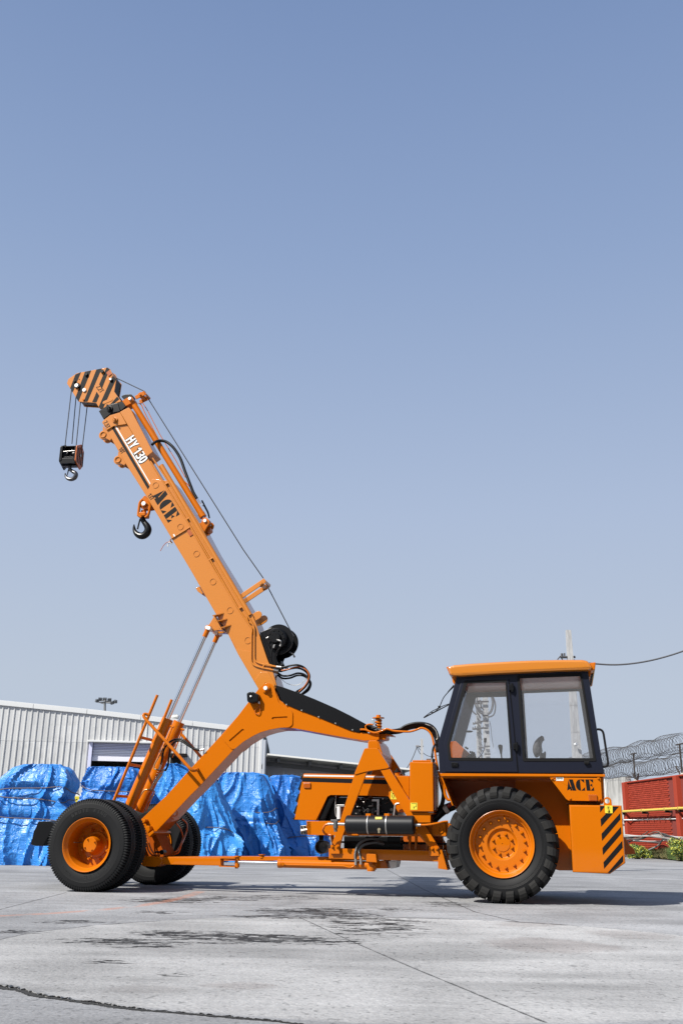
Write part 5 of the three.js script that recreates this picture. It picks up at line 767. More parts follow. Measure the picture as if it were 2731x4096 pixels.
// ---------- big hook hanging from the 13T lug ----------
{
  const k = part('main_hook', crane), H = (x, y, w = 0) => L(w, x, y), s = px(0, 570, 2080, 1);
  for (const [z0, z1] of [[0.03, 0.055], [-0.055, -0.03]]) plate('lug_plate', O, k, z0, z1, [580, 1980, 596, 2000, 612, 2032, 590, 2036, 566, 2034, 557, 2018, 558, 2004, 566, 1996], { wt: 0.055, r: 0.02 });
  mesh('pin', axial(574.5, 2013, -0.09, 0.095, px(0.09, 574, 2013, 8), 0.095), M.pin, k); mesh('pin_collar', axial(576, 2014, -0.07, 0.075, px(0.09, 574, 2013, 12), 0.075), O, k);
  for (const w of [0.07, -0.07]) { mesh('shackle', pipe(pts3(w, [571, 1998, 560, 2010, 555.5, 2045, 554, 2062, 566, 2069]), 0.021, 0.04), O, k); mesh('shackle', pipe(pts3(w, [590, 2010, 603, 2022, 597, 2050, 592, 2064, 582, 2070]), 0.021, 0.04), O, k); }
  mesh('swivel_block', box(px(0, 573, 2062, 34), px(0, 573, 2062, 16), 0.17, H(574, 2062).x, H(574, 2062).y, 0, 0.015), O, k);
  mesh('swivel_nut', cyl(H(576, 2043), H(574.5, 2058), 10 * s, 10.5 * s, 24), O, k);
  mesh('collar', cyl(H(574, 2064), H(573, 2074), 12 * s, 8 * s, 24), M.black, k);
  mesh('hook', taper([H(573, 2066), H(572, 2078), H(579, 2090), H(589, 2104), H(593, 2118), H(588, 2132), H(576, 2142), H(562, 2143), H(549, 2136), H(540, 2124), H(537, 2110), H(537, 2098)], [10, 9.5, 10, 12, 13.5, 14, 13.5, 12.5, 10.5, 7.5, 5, 2].map(v => v * s), 90, 18), M.black, k);
  mesh('latch', merge([pipe(pts3(0.012, [562, 2075, 556, 2096, 551, 2117]), 0.012, 0.03), pipe(pts3(-0.012, [562, 2075, 556, 2096, 551, 2117]), 0.012, 0.03)]), M.black, k);
}
// ---------- winch ----------
{
  const g = part('winch', crane), c = L2(0, 1120.5, 2564.5), at = (prof, seg = 48) => { const q = lathe(prof, seg); q.translate(c.x, c.y, 0); return q; };
  mesh('drum', at([[-0.17, 0.12], [0.1, 0.12]]), M.rope, g);
  mesh('rope_layer', merge([...Array(15)].map((_, i) => { const t = new THREE.TorusGeometry(0.135, 0.0085, 6, 48); t.translate(c.x, c.y, -0.15 + i * 0.017); return t; })), M.rope, g, 'stuff');
  for (const z of [-0.19, 0.1]) mesh('flange', at([[z, 0.05], [z, 0.205], [z + 0.006, 0.212], [z + 0.014, 0.212], [z + 0.02, 0.205], [z + 0.02, 0.05]]), M.black, g);
  mesh('motor', at([[0.11, 0.15], [0.2, 0.145], [0.21, 0.13], [0.215, 0.125], [0.215, 0.07]]), M.black, g);
  mesh('motor_cap', at([[0.21, 0.075], [0.262, 0.072], [0.268, 0.066], [0.268, 0.001]]), M.black, g);
  for (let i = 0; i < 10; i++) { const a = i / 10 * 6.2832, q = new THREE.CylinderGeometry(0.009, 0.009, 0.012, 6); q.rotateX(Math.PI / 2); q.translate(c.x + 0.108 * Math.cos(a), c.y + 0.108 * Math.sin(a), 0.22); mesh('bolt', q, M.matt, g); }
  for (let i = 0; i < 6; i++) { const a = i / 6 * 6.2832 + 0.3, q = new THREE.CylinderGeometry(0.006, 0.006, 0.008, 6); q.rotateX(Math.PI / 2); q.translate(c.x + 0.054 * Math.cos(a), c.y + 0.054 * Math.sin(a), 0.27); mesh('bolt', q, M.matt, g); }
  for (const [z0, z1] of [[0.14, 0.152], [-0.22, -0.208]]) plate('mounting_plate', M.black, g, z0, z1, [1040, 2530, 1058, 2522, 1085, 2510, 1108, 2515, 1118, 2545, 1118, 2600, 1104, 2630, 1112, 2652, 1122, 2658, 1120, 2650, 1124, 2645, 1122, 2654, 1104, 2658, 1100, 2672, 1086, 2672, 1068, 2630, 1050, 2575], { wt: 0.152, r: 0.012 });
  mesh('base', plateGeo([1040, 2530, 1046, 2528, 1092, 2668, 1086, 2672], -0.2, 0.165, { wt: 0.165 }), M.black, g);
  mesh('motor_hose', tube(pts3([0.25, 0.26, 0.25, 0.22, 0.2], [1095, 2580, 1090, 2592, 1086, 2620, 1086, 2645, 1094, 2668]), 0.011, 50, 8), M.hose, g);
  mesh('motor_hose', tube(pts3([0.25, 0.27, 0.25, 0.22, 0.2], [1116, 2562, 1126, 2570, 1120, 2588, 1106, 2610, 1100, 2660]), 0.011, 50, 8), M.hose, g);
  mesh('hose_fitting', merge([pipe(pts3(0.26, [1108, 2560, 1122, 2563, 1127, 2573, 1120, 2585]), 0.013, 0.03), pipe(pts3(0.26, [1066, 2553, 1074, 2548]), 0.011, 0.02), pipe(pts3(0.26, [1099, 2578, 1094, 2592]), 0.01, 0.02)]), M.steel, g);
  mesh('rope_clip', pipe(pts3(0.1, [1158, 2608, 1172, 2616, 1180, 2630, 1174, 2625]), 0.01, 0.02), M.rope, g);
  mesh('floor_pedal', plateGeo([1106, 2652, 1122, 2650, 1124, 2643, 1126, 2652, 1120, 2657, 1108, 2656], 0.05, 0.15, { r: 0.004 }), M.black, g);
}
// hoses from the boom foot to the rear arm
{
  const g = part('boom_hoses', crane), hs = (w, p, r = 0.013, m = M.hose) => mesh('hose', tube(pts3(w, p), r, 90, 8), m, g);
  hs([0.2, 0.2, 0.22, 0.22, 0.2, 0.1, 0], [1110, 2668, 1138, 2668, 1165, 2662, 1190, 2660, 1213, 2668, 1232, 2688, 1238, 2708, 1230, 2735, 1212, 2752, 1190, 2764, 1180, 2772]);
  hs([0.17, 0.17, 0.18, 0.18, 0.15, 0.08, 0], [1104, 2681, 1130, 2683, 1160, 2675, 1190, 2672, 1210, 2678, 1228, 2692, 1234, 2710, 1226, 2740, 1205, 2762, 1188, 2775]);
  hs([0.05, 0.05, 0.05, 0, -0.02], [1112, 2692, 1130, 2703, 1160, 2702, 1190, 2693, 1215, 2697, 1232, 2712, 1240, 2730, 1232, 2752, 1212, 2772, 1200, 2782]);
  hs([0, 0, 0, -0.05], [1110, 2700, 1130, 2713, 1160, 2712, 1188, 2702, 1212, 2703, 1232, 2716, 1243, 2733, 1234, 2760, 1206, 2780]);
  hs([0.2, 0.2], [1125, 2682, 1150, 2678, 1180, 2668, 1205, 2668, 1228, 2684, 1236, 2703, 1230, 2725, 1215, 2748, 1196, 2766], 0.008, M.orangeOld);
  hs([0, 0], [1122, 2712, 1145, 2732, 1178, 2741, 1200, 2736, 1228, 2712], 0.003, M.zinc);
  mesh('hose_fitting', merge([pipe(pts3(0.2, [1106, 2667, 1126, 2669]), 0.017, 0.02), pipe(pts3(0.17, [1096, 2680, 1114, 2682]), 0.017, 0.02)]), M.steel, g);
}
// ---------- luffing cylinders ----------
for (const s of [1, -1]) {
  const g = part('luffing_cylinder', crane), w = s > 0 ? 0.19 : -0.17;
  const top = s > 0 ? L(w, 834, 2513) : L(w, 873, 2536), a = s > 0 ? L(w, 672, 2876) : L(w, 717, 2889), b = s > 0 ? L(w, 512, 3243) : L(w, 555, 3243), r = px(w, 650, 3000, 20.5), d = top.clone().sub(a).normalize();
  mesh('barrel', cyl(b, a, r, r, 32), O, g); mesh('gland', cyl(a.clone().addScaledVector(d, -0.36), a.clone().addScaledVector(d, 0.006), r * 1.05, r * 1.05, 32), O, g);
  mesh('rod', cyl(a, top, px(w, 750, 2700, 8.2), undefined, 28), M.chrome, g);
  mesh('rod_eye', merge([cyl(top.clone().addScaledVector(d, -0.13), top.clone().addScaledVector(d, -0.02), 0.034, 0.036, 24), cyl(top.clone().setZ(w - 0.035), top.clone().setZ(w + 0.035), 0.042, 0.042, 24)]), O, g);
  mesh('pin', cyl(top.clone().setZ(w - 0.06), top.clone().setZ(w + 0.062), 0.026), M.pin, g);
  mesh('feed_pipe', s > 0 ? pipe(pts3(w + 0.05, [690, 2908, 672, 2955, 656, 2985, 655, 2992]), 0.009, 0.02) : pipe(pts3(w + 0.05, [730, 2922, 715, 2962, 703, 2992]), 0.009, 0.02), O, g);
  mesh('port', s > 0 ? pipe(pts3(w + 0.04, [682, 2904, 695, 2909]), 0.015, 0.02) : pipe(pts3(w + 0.04, [725, 2916, 737, 2920]), 0.015, 0.02), O, g);
}
{
  const g = part('cylinder_plumbing', crane), br = std(C(0.38, 0.27, 0.14), 0.4, 0.7);
  mesh('pipe', pipe(pts3(0.03, [655, 2985, 640, 3020, 618, 3060, 616, 3076, 636, 3080, 662, 3080]), 0.009, 0.03), br, g);
  mesh('pipe', pipe(pts3(0.03, [558, 3190, 574, 3165, 582, 3158, 604, 3160, 619, 3163, 618, 3172, 605, 3196, 600, 3205]), 0.009, 0.03), br, g);
  mesh('valve', pipe(pts3(0.03, [604, 3158, 612, 3140, 628, 3118, 648, 3092, 655, 3080]), 0.013, 0.02), M.zinc, g);
  mesh('valve_body', pipe(pts3(0.03, [620, 3130, 646, 3094]), 0.027, 0.02, 6), M.zinc, g);
  mesh('hose', tube(pts3([0.03, 0.04, 0.08, 0.12, 0.18, 0.21, 0.22], [645, 3058, 650, 3030, 658, 2995, 680, 2968, 706, 2957, 730, 2959, 752, 2974, 772, 2992, 800, 3002]), 0.014, 70, 8), M.hose, g);
  mesh('hose', tube(pts3([0.03, 0.04, 0.08, 0.12, 0.18, 0.21, 0.22], [661, 3084, 672, 3062, 676, 3030, 684, 2990, 700, 2968, 722, 2963, 748, 2978, 775, 2994, 800, 3000]), 0.014, 70, 8), M.hose, g);
  mesh('hose_fitting', merge([pipe(pts3(0.03, [637, 3080, 648, 3050]), 0.013, 0.02), pipe(pts3(0.22, [800, 3001, 818, 2996]), 0.014, 0.02), pipe(pts3(0.03, [556, 3194, 562, 3178]), 0.014, 0.02)]), M.steel, g);
  for (const p of [[655, 2990, 640, 3020], [556, 3192, 536, 3240], [602, 3202, 584, 3245], [703, 2992, 690, 3030]]) mesh('pipe', pipe(pts3(0.05, p), 0.009, 0.02), O, g);
}
// ---------- ladder and guard rails at the front leg ----------
{
  const g = part('ladder', crane);
  const railN = pts3(0.42, [456, 3204, 485, 3120, 521, 3030, 562, 2935, 630, 2779]), railF = pts3(-0.12, [563, 3060, 600, 2980, 640, 2885, 687, 2798]);
  mesh('rail', cyl(L(0.42, 452, 3213), L(0.42, 630.5, 2779.5), 0.02, 0.02, 14), O, g);
  const f0 = L(-0.12, 687.5, 2798), dN = L(0.42, 452, 3213).sub(L(0.42, 630.5, 2779.5)); mesh('rail', cyl(f0, f0.clone().add(dN), 0.02, 0.02, 14), O, g);
  for (const t of [0.37, 0.62, 0.905]) { const a = L(0.42, 630.5, 2779.5).addScaledVector(dN, t + 0.03), b = f0.clone().addScaledVector(dN, t + 0.03); const q = box(0.03, 0.035, a.z - b.z, 0, 0, 0, 0.004); q.translate(a.x, (a.y + b.y) / 2, (a.z + b.z) / 2); mesh('rung', q, O, g); }
  const gr = part('guard_rail', crane);
  mesh('rail', pipe([L(0.42, 598, 2861), L(0.44, 582, 2855), L(0.47, 573, 2860), L(0.47, 582, 2876), L(0.47, 660, 2961), L(0.47, 760, 3074), L(0.45, 772, 3083), L(0.4, 784, 3081), L(0.19, 790, 3076)], 0.021, 0.05), O, gr);
  mesh('rail', pipe([L(-0.42, 702, 2913), L(-0.42, 727, 2938), L(-0.42, 815, 3040), L(-0.19, 830, 3050)], 0.021, 0.05), O, gr);
}
// ---------- front bumper and brake lines ----------
{
  const g = part('bumper', crane);
  plate('bumper_beam', M.black, g, -0.75, 0.55, [161, 3286, 212, 3284, 228, 3300, 180, 3384, 150, 3384, 131, 3377, 139, 3345, 143, 3325, 152, 3310], { wt: 0.5, b: 0.01 });
  mesh('mount', box(0.9, 0.16, 0.5, FX - 0.55, FR + 0.02, 0, 0.02), M.black, g);
  const b = part('brake_lines', crane), hs = (w, p) => mesh('hose', tube(pts3(w, p), 0.011, 60, 8), M.orangeOld, b);
  hs([0.3], [585, 3330, 588, 3370, 596, 3405, 612, 3421, 640, 3420]); hs([0.32], [580, 3318, 592, 3355, 606, 3398, 622, 3420]);
  hs([-0.1, -0.2, -0.4, -0.3, -0.1], [728, 3275, 745, 3290, 748, 3320, 738, 3352, 725, 3380, 714, 3410, 700, 3417, 665, 3414]); hs([-0.1, -0.2, -0.3, -0.2, -0.1], [705, 3292, 722, 3315, 732, 3350, 722, 3380, 706, 3405, 690, 3412]);
  mesh('valve', merge([axial(647, 3409, 0.2, 0.3, 0.03), pipe(pts3(0.27, [620, 3408, 640, 3408]), 0.013, 0.02)]), M.black, b);
}
// ---------- lower link and steering cylinder ----------
{
  const g = part('steering_link', crane);
  plate('link_end', O, g, 0.28, 0.5, [560, 3428, 580, 3424, 640, 3429, 652, 3440, 640, 3462, 620, 3468, 570, 3464], { wt: 0.5, r: 0.02 });
  plate('link_beam', O, g, 0.36, 0.46, [600, 3429, 882, 3431, 884, 3463, 640, 3458, 610, 3456], { wt: 0.46, b: 0.008 });
  plate('fork', O, g, 0.34, 0.37, [876, 3431, 940, 3431, 944, 3436, 944, 3464, 936, 3464, 932, 3442, 884, 3438, 884, 3461, 938, 3463, 938, 3467, 876, 3465], { wt: 0.46, b: 0.003 });
  plate('fork', O, g, 0.36, 0.5, [876, 3431, 940, 3431, 941, 3435, 877, 3434], { wt: 0.5, b: 0.002 }); plate('fork', O, g, 0.36, 0.5, [876, 3463, 940, 3466, 940, 3469, 876, 3467], { wt: 0.5, b: 0.002 });
  mesh('fork_pin', merge([cyl(L(0.43, 949, 3423), L(0.43, 949, 3470), 0.03), cyl(L(0.43, 950, 3423), L(0.43, 950, 3428), 0.045), cyl(L(0.43, 947, 3468), L(0.43, 947, 3474), 0.02)]), O, g);
  mesh('rod', cyl(L(0.43, 952, 3449), L(0.43, 1116, 3453), px(0.43, 1000, 3450, 7)), M.chrome, g);
  mesh('barrel', cyl(L(0.43, 1113, 3454), L(0.43, 1505, 3462), px(0.43, 1300, 3455, 15.5), undefined, 28), O, g);
  mesh('gland', cyl(L(0.43, 1113, 3454), L(0.43, 1128, 3454), px(0.43, 1120, 3455, 16.5), undefined, 28), O, g);
  mesh('feed_pipe', pipe(pts3(0.5, [1131, 3456, 1150, 3459, 1375, 3464, 1395, 3470, 1412, 3468, 1421, 3458]), 0.009, 0.03), O, g);
  mesh('port', cyl(L(0.46, 1132, 3456), L(0.515, 1132, 3456), 0.018), O, g);
  plate('pin_bracket', O, g, 0.36, 0.56, [1466, 3418, 1470, 3414, 1504, 3416, 1508, 3450, 1465, 3447], { wt: 0.54, r: 0.006 });
  mesh('pin_barrel', cyl(L(0.46, 1484, 3457), L(0.46, 1484, 3480), px(0.46, 1484, 3465, 17), undefined, 28), O, g);
  mesh('pin_cap', merge([cyl(L(0.46, 1484, 3480), L(0.46, 1484, 3485), px(0.46, 1484, 3465, 16), undefined, 24), cyl(L(0.46, 1484, 3446), L(0.46, 1484, 3459), px(0.46, 1484, 3465, 12), undefined, 24)]), O, g);
  plate('center_link', O, g, -0.2, 0.12, [640, 3427, 900, 3425, 1500, 3428, 1500, 3442, 640, 3444], { wt: 0.1 });
  mesh('link_pin', merge([cyl(L(0.1, 1048, 3418), L(0.1, 1048, 3432), 0.03), cyl(L(0.1, 1048, 3417), L(0.1, 1048, 3420), 0.045)]), O, g);
  for (const p of [[1422, 3452, 1420, 3430, 1424, 3398, 1436, 3376, 1460, 3360, 1488, 3355, 1515, 3362, 1530, 3374], [1443, 3450, 1440, 3425, 1436, 3402, 1448, 3384, 1475, 3374, 1510, 3371, 1535, 3376]]) {
    const c = new THREE.CatmullRomCurve3(pts3([0.5, 0.5, 0.52, 0.5, 0.45, 0.4, 0.35], p), false, 'centripetal'), gs = [new THREE.TubeGeometry(c, 60, 0.0135, 8)], n = 70;
    for (let i = 6; i < n; i++) { const q = c.getPointAt(i / n), t = c.getTangentAt(i / n), k = new THREE.TorusGeometry(0.014, 0.0038, 5, 12); k.applyQuaternion(new THREE.Quaternion().setFromUnitVectors(new V3(0, 0, 1), t)); k.translate(q.x, q.y, q.z); gs.push(k); }
    mesh('spring_hose', merge(gs), std(C(0.16, 0.165, 0.165), 0.35, 0.7), g);
  }
  mesh('hose_fitting', merge([cyl(L(0.5, 1422, 3436), L(0.5, 1422, 3460), 0.017), cyl(L(0.5, 1443, 3434), L(0.5, 1443, 3458), 0.017)]), M.steel, g);
  plate('steer_arm', O, g, -0.1, 0.3, [1500, 3445, 1540, 3440, 1552, 3474, 1500, 3474], { wt: 0.3, r: 0.01 });
  plate('white_plate', M.white, g, 0.0, 0.3, [1553, 3444, 1588, 3444, 1582, 3470, 1562, 3475], { wt: 0.3 });
}
// ---------- pivot head with spring, hose loom ----------
{
  const g = part('pivot_head', crane);
  mesh('pivot_drum', cyl(L(0, 1512, 2960), L(0, 1512, 2927), px(0, 1512, 2940, 33), undefined, 36), O, g);
  const b = L(0, 1513, 2926), t = L(0, 1513, 2874), h = t.y - b.y, pts = []; for (let i = 0; i <= 120; i++) { const a = i / 120 * 2 * Math.PI * 4.4; pts.push(new V3(b.x + 0.032 * Math.cos(a), b.y - 0.01 + h * i / 120, 0.032 * Math.sin(a))); }
  mesh('spring', new THREE.TubeGeometry(new THREE.CatmullRomCurve3(pts), 160, 0.0155, 8), O, g);
  mesh('spring_plate', cyl(new V3(b.x, t.y, 0), new V3(b.x, t.y + 0.012, 0), px(0, 1512, 2870, 23), undefined, 32), O, g);
  mesh('castle_nut', cyl(new V3(b.x, t.y + 0.012, 0), new V3(b.x, t.y + 0.045, 0), 0.034, 0.032, 6), O, g);
  mesh('spring_core', cyl(new V3(b.x, b.y - 0.02, 0), new V3(b.x, t.y, 0), 0.015), O, g);
  mesh('sensor', plateGeo([1486, 2879, 1495, 2877, 1498, 2892, 1490, 2899, 1486, 2895], 0.05, 0.08, { r: 0.006 }), std(C(0.3, 0.36, 0.4), 0.3, 0.3), g);
  const l = part('hose_loom', crane), run = (w, p, r, m = M.hose) => mesh('hose', tube(pts3(w, p), r, 110, 8), m, l);
  run([0.1, 0.12, 0.16, 0.15, 0.1], [1448, 2902, 1480, 2910, 1508, 2922, 1550, 2927, 1590, 2925, 1625, 2906, 1660, 2897, 1695, 2896, 1720, 2905, 1738, 2925, 1750, 2960, 1754, 3000], 0.02);
  run([0.06, 0.08, 0.12, 0.11, 0.06], [1442, 2906, 1475, 2918, 1510, 2928, 1550, 2931, 1590, 2929, 1630, 2910, 1665, 2902, 1695, 2902, 1718, 2912, 1736, 2932, 1747, 2965, 1750, 3005], 0.02);
  run([0.14, 0.14, 0.18, 0.18, 0.12], [1465, 2901, 1495, 2910, 1520, 2920, 1555, 2922, 1595, 2918, 1625, 2902, 1662, 2893, 1696, 2894, 1724, 2903, 1742, 2922, 1753, 2955, 1757, 2990], 0.018);
  run([0.0, 0.05, 0.1, 0.08, 0.05], [1440, 2900, 1480, 2918, 1520, 2928, 1560, 2932, 1600, 2928, 1635, 2914, 1670, 2908, 1700, 2910, 1722, 2922, 1738, 2945, 1746, 2975, 1749, 3010], 0.02);
  run([0.22], [1440, 2918, 1462, 2919, 1478, 2926, 1500, 2931, 1525, 2924, 1545, 2916, 1560, 2919, 1572, 2923, 1605, 2926, 1640, 2926, 1665, 2919, 1685, 2912, 1708, 2920, 1724, 2938, 1732, 2965, 1738, 3000, 1744, 3040, 1752, 3080], 0.013, O);
  run([0.2], [1492, 2899, 1480, 2897, 1468, 2899, 1461, 2906, 1466, 2918, 1480, 2927, 1500, 2931], 0.010, O);
  run([0.16], [1700, 2896, 1728, 2908, 1744, 2928, 1748, 2955, 1744, 2958], 0.006, M.zinc);
  mesh('clamp_block', plateGeo([1539, 2923, 1555, 2920, 1560, 2933, 1540, 2933], 0.02, 0.2), M.matt, l);
  mesh('bracket', plateGeo([1540, 2934, 1572, 2940, 1572, 2944, 1540, 2940], -0.05, 0.15), O, l);
}
// ---------- A-frame ----------
{
  const g = part('tower_frame', crane), w = 0.52;
  const top = [1458, 2993, 1509, 2992, 1556, 3066, 1553, 3073, 1516, 3079, 1480, 3083, 1450, 3090, 1421, 3099, 1417, 3096], lg1 = [1417, 3096, 1467, 3086, 1369, 3345, 1359, 3383, 1323, 3386, 1360, 3282], lg2 = [1519, 3078, 1557, 3074, 1656, 3231, 1753, 3388, 1714, 3386, 1668, 3336, 1590, 3205];
  for (const s of [1, -1]) {
    const z0 = s > 0 ? w - 0.05 : -w, z1 = s > 0 ? w : -w + 0.05, d = { wt: w };
    plate('leg', O, g, z0, z1 - 0.004, lg1, d); plate('leg', O, g, z0, z1 - 0.004, lg2, d);
    plate('apex_plate', O, g, z0 - 0.002, z1 + 0.008, top, { ...d, r: 0.02, b: 0.004 });
    plate('foot', O, g, z0, z1 + 0.02, [1323, 3380, 1359.5, 3380, 1359.5, 3415, 1323, 3415], d); plate('foot', O, g, z0, z1 + 0.02, [1715, 3387, 1755, 3387, 1755, 3424, 1715, 3424], d);
  }
  for (const [x, y] of [[1330, 3386], [1350, 3386], [1728, 3394], [1747, 3394]]) mesh('bolt', (() => { const c = L2(w + 0.02, x, y), q = nut.clone(); q.scale(1.1, 1.1, 0.8); q.translate(c.x, c.y, w + 0.02); return q; })(), O, g);
  plate('cap', O, g, -0.33, 0.36, [1470, 3000, 1471, 2968, 1476, 2961, 1507, 2960, 1516, 2970, 1530, 3015, 1530, 3060, 1470, 3060], { wt: 0.36, r: 0.012, b: 0.01 });
  plate('cap_rib', O, g, -0.335, 0.365, [1505, 2961, 1511, 2961, 1518, 2996, 1512, 2996], { wt: 0.3 });
}
// ---------- chassis ----------
{
  const g = part('chassis', crane);
  for (const s of [1, -1]) {
    const a = s > 0 ? 0.36 : -0.5, b = s > 0 ? 0.5 : -0.36;
    plate('lower_rail', O, g, a, b, [1316, 3395, 1366, 3394, 1767, 3404, 1767, 3447, 1316, 3434], { wt: 0.5, b: 0.006 });
    plate('upper_rail', O, g, a + 0.02, b - 0.06, [1225, 3284, 1400, 3284, 1590, 3285, 1790, 3288, 1790, 3347, 1230, 3340], { wt: 0.44, b: 0.006 });
  }
  plate('end_cross', O, g, -0.5, 0.505, [1315, 3394, 1325, 3394, 1325, 3435, 1315, 3434], { wt: 0.5 });
  plate('cross_member', O, g, -0.43, 0.44, [1225, 3285, 1245, 3285, 1245, 3340, 1230, 3340], { wt: 0.44 });
  plate('post', O, g, 0.3, 0.36, [1316, 3340, 1326, 3340, 1326, 3395, 1322, 3395], { wt: 0.44 });
  for (const x of [1630, 1655, 1700]) plate('post', O, g, 0.3, 0.38, [x, 3340, x + 9, 3340, x + 9, 3400, x, 3400], { wt: 0.44 });
  plate('gearbox_guard', M.orangeOld, g, 0.12, 0.2, [1612, 3340, 1770, 3342, 1770, 3404, 1612, 3400], { wt: 0.2 });
  plate('lift_point', O, g, 0.44, 0.47, [1726, 3305, 1740, 3296, 1780, 3293, 1784, 3345, 1726, 3343], { wt: 0.47, r: 0.02 });
  mesh('lift_ring', (() => { const c = L2(0.47, 1761, 3321), q = lathe([[0, 0.035], [0.012, 0.034], [0.012, 0.022], [0, 0.02]], 28); q.translate(c.x, c.y, 0.47); return q; })(), O, g);
  plate('rear_bracket', O, g, 0.2, 0.53, [1752, 3398, 1768, 3400, 1790, 3480, 1752, 3474], { wt: 0.5 });
  mesh('rear_axle', cyl(new V3(0, RR, -0.75), new V3(0, RR, 0.75), 0.14), O, g);
  mesh('belly_plate', box(2.3, 0.02, 0.7, -0.9, 0.62, 0, 0.003), M.dark, g);
  const t = part('tow_hitch', crane);
  mesh('jaw', plateGeo([1201, 3303, 1225, 3300, 1225, 3338, 1202, 3337], 0.2, 0.36, { r: 0.008 }), M.zinc, t);
  mesh('hitch_pin', cyl(L(0.37, 1206, 3322), L(0.37, 1228, 3319), 0.016), M.steel, t);
  for (const [x, y] of [[1206, 3308], [1218, 3308], [1206, 3332], [1218, 3332]]) mesh('bolt', axial(x, y, 0.36, 0.375, 0.012), M.matt, t);
  const e = part('exhaust', crane), ec = L2(0.4, 1282, 3388), pr = lathe([[0.16, 0.075], [0.36, 0.083], [0.362, 0.078], [0.2, 0.07], [0.19, 0.001]], 32); pr.translate(ec.x, ec.y, 0.0); mesh('tail_pipe', pr, std(C(0.07, 0.065, 0.06), 0.35, 0.7), e);
  mesh('hanger', box(0.05, 0.1, 0.05, ec.x - 0.03, ec.y + 0.11, 0.25, 0.005), M.dark, e);
  plate('tow_bracket', M.orangeOld, g, -0.12, 0.12, [2470, 3350, 2499, 3350, 2517, 3383, 2532, 3393, 2537, 3405, 2540, 3416, 2480, 3420], { wt: 0.1, r: 0.006 });
}
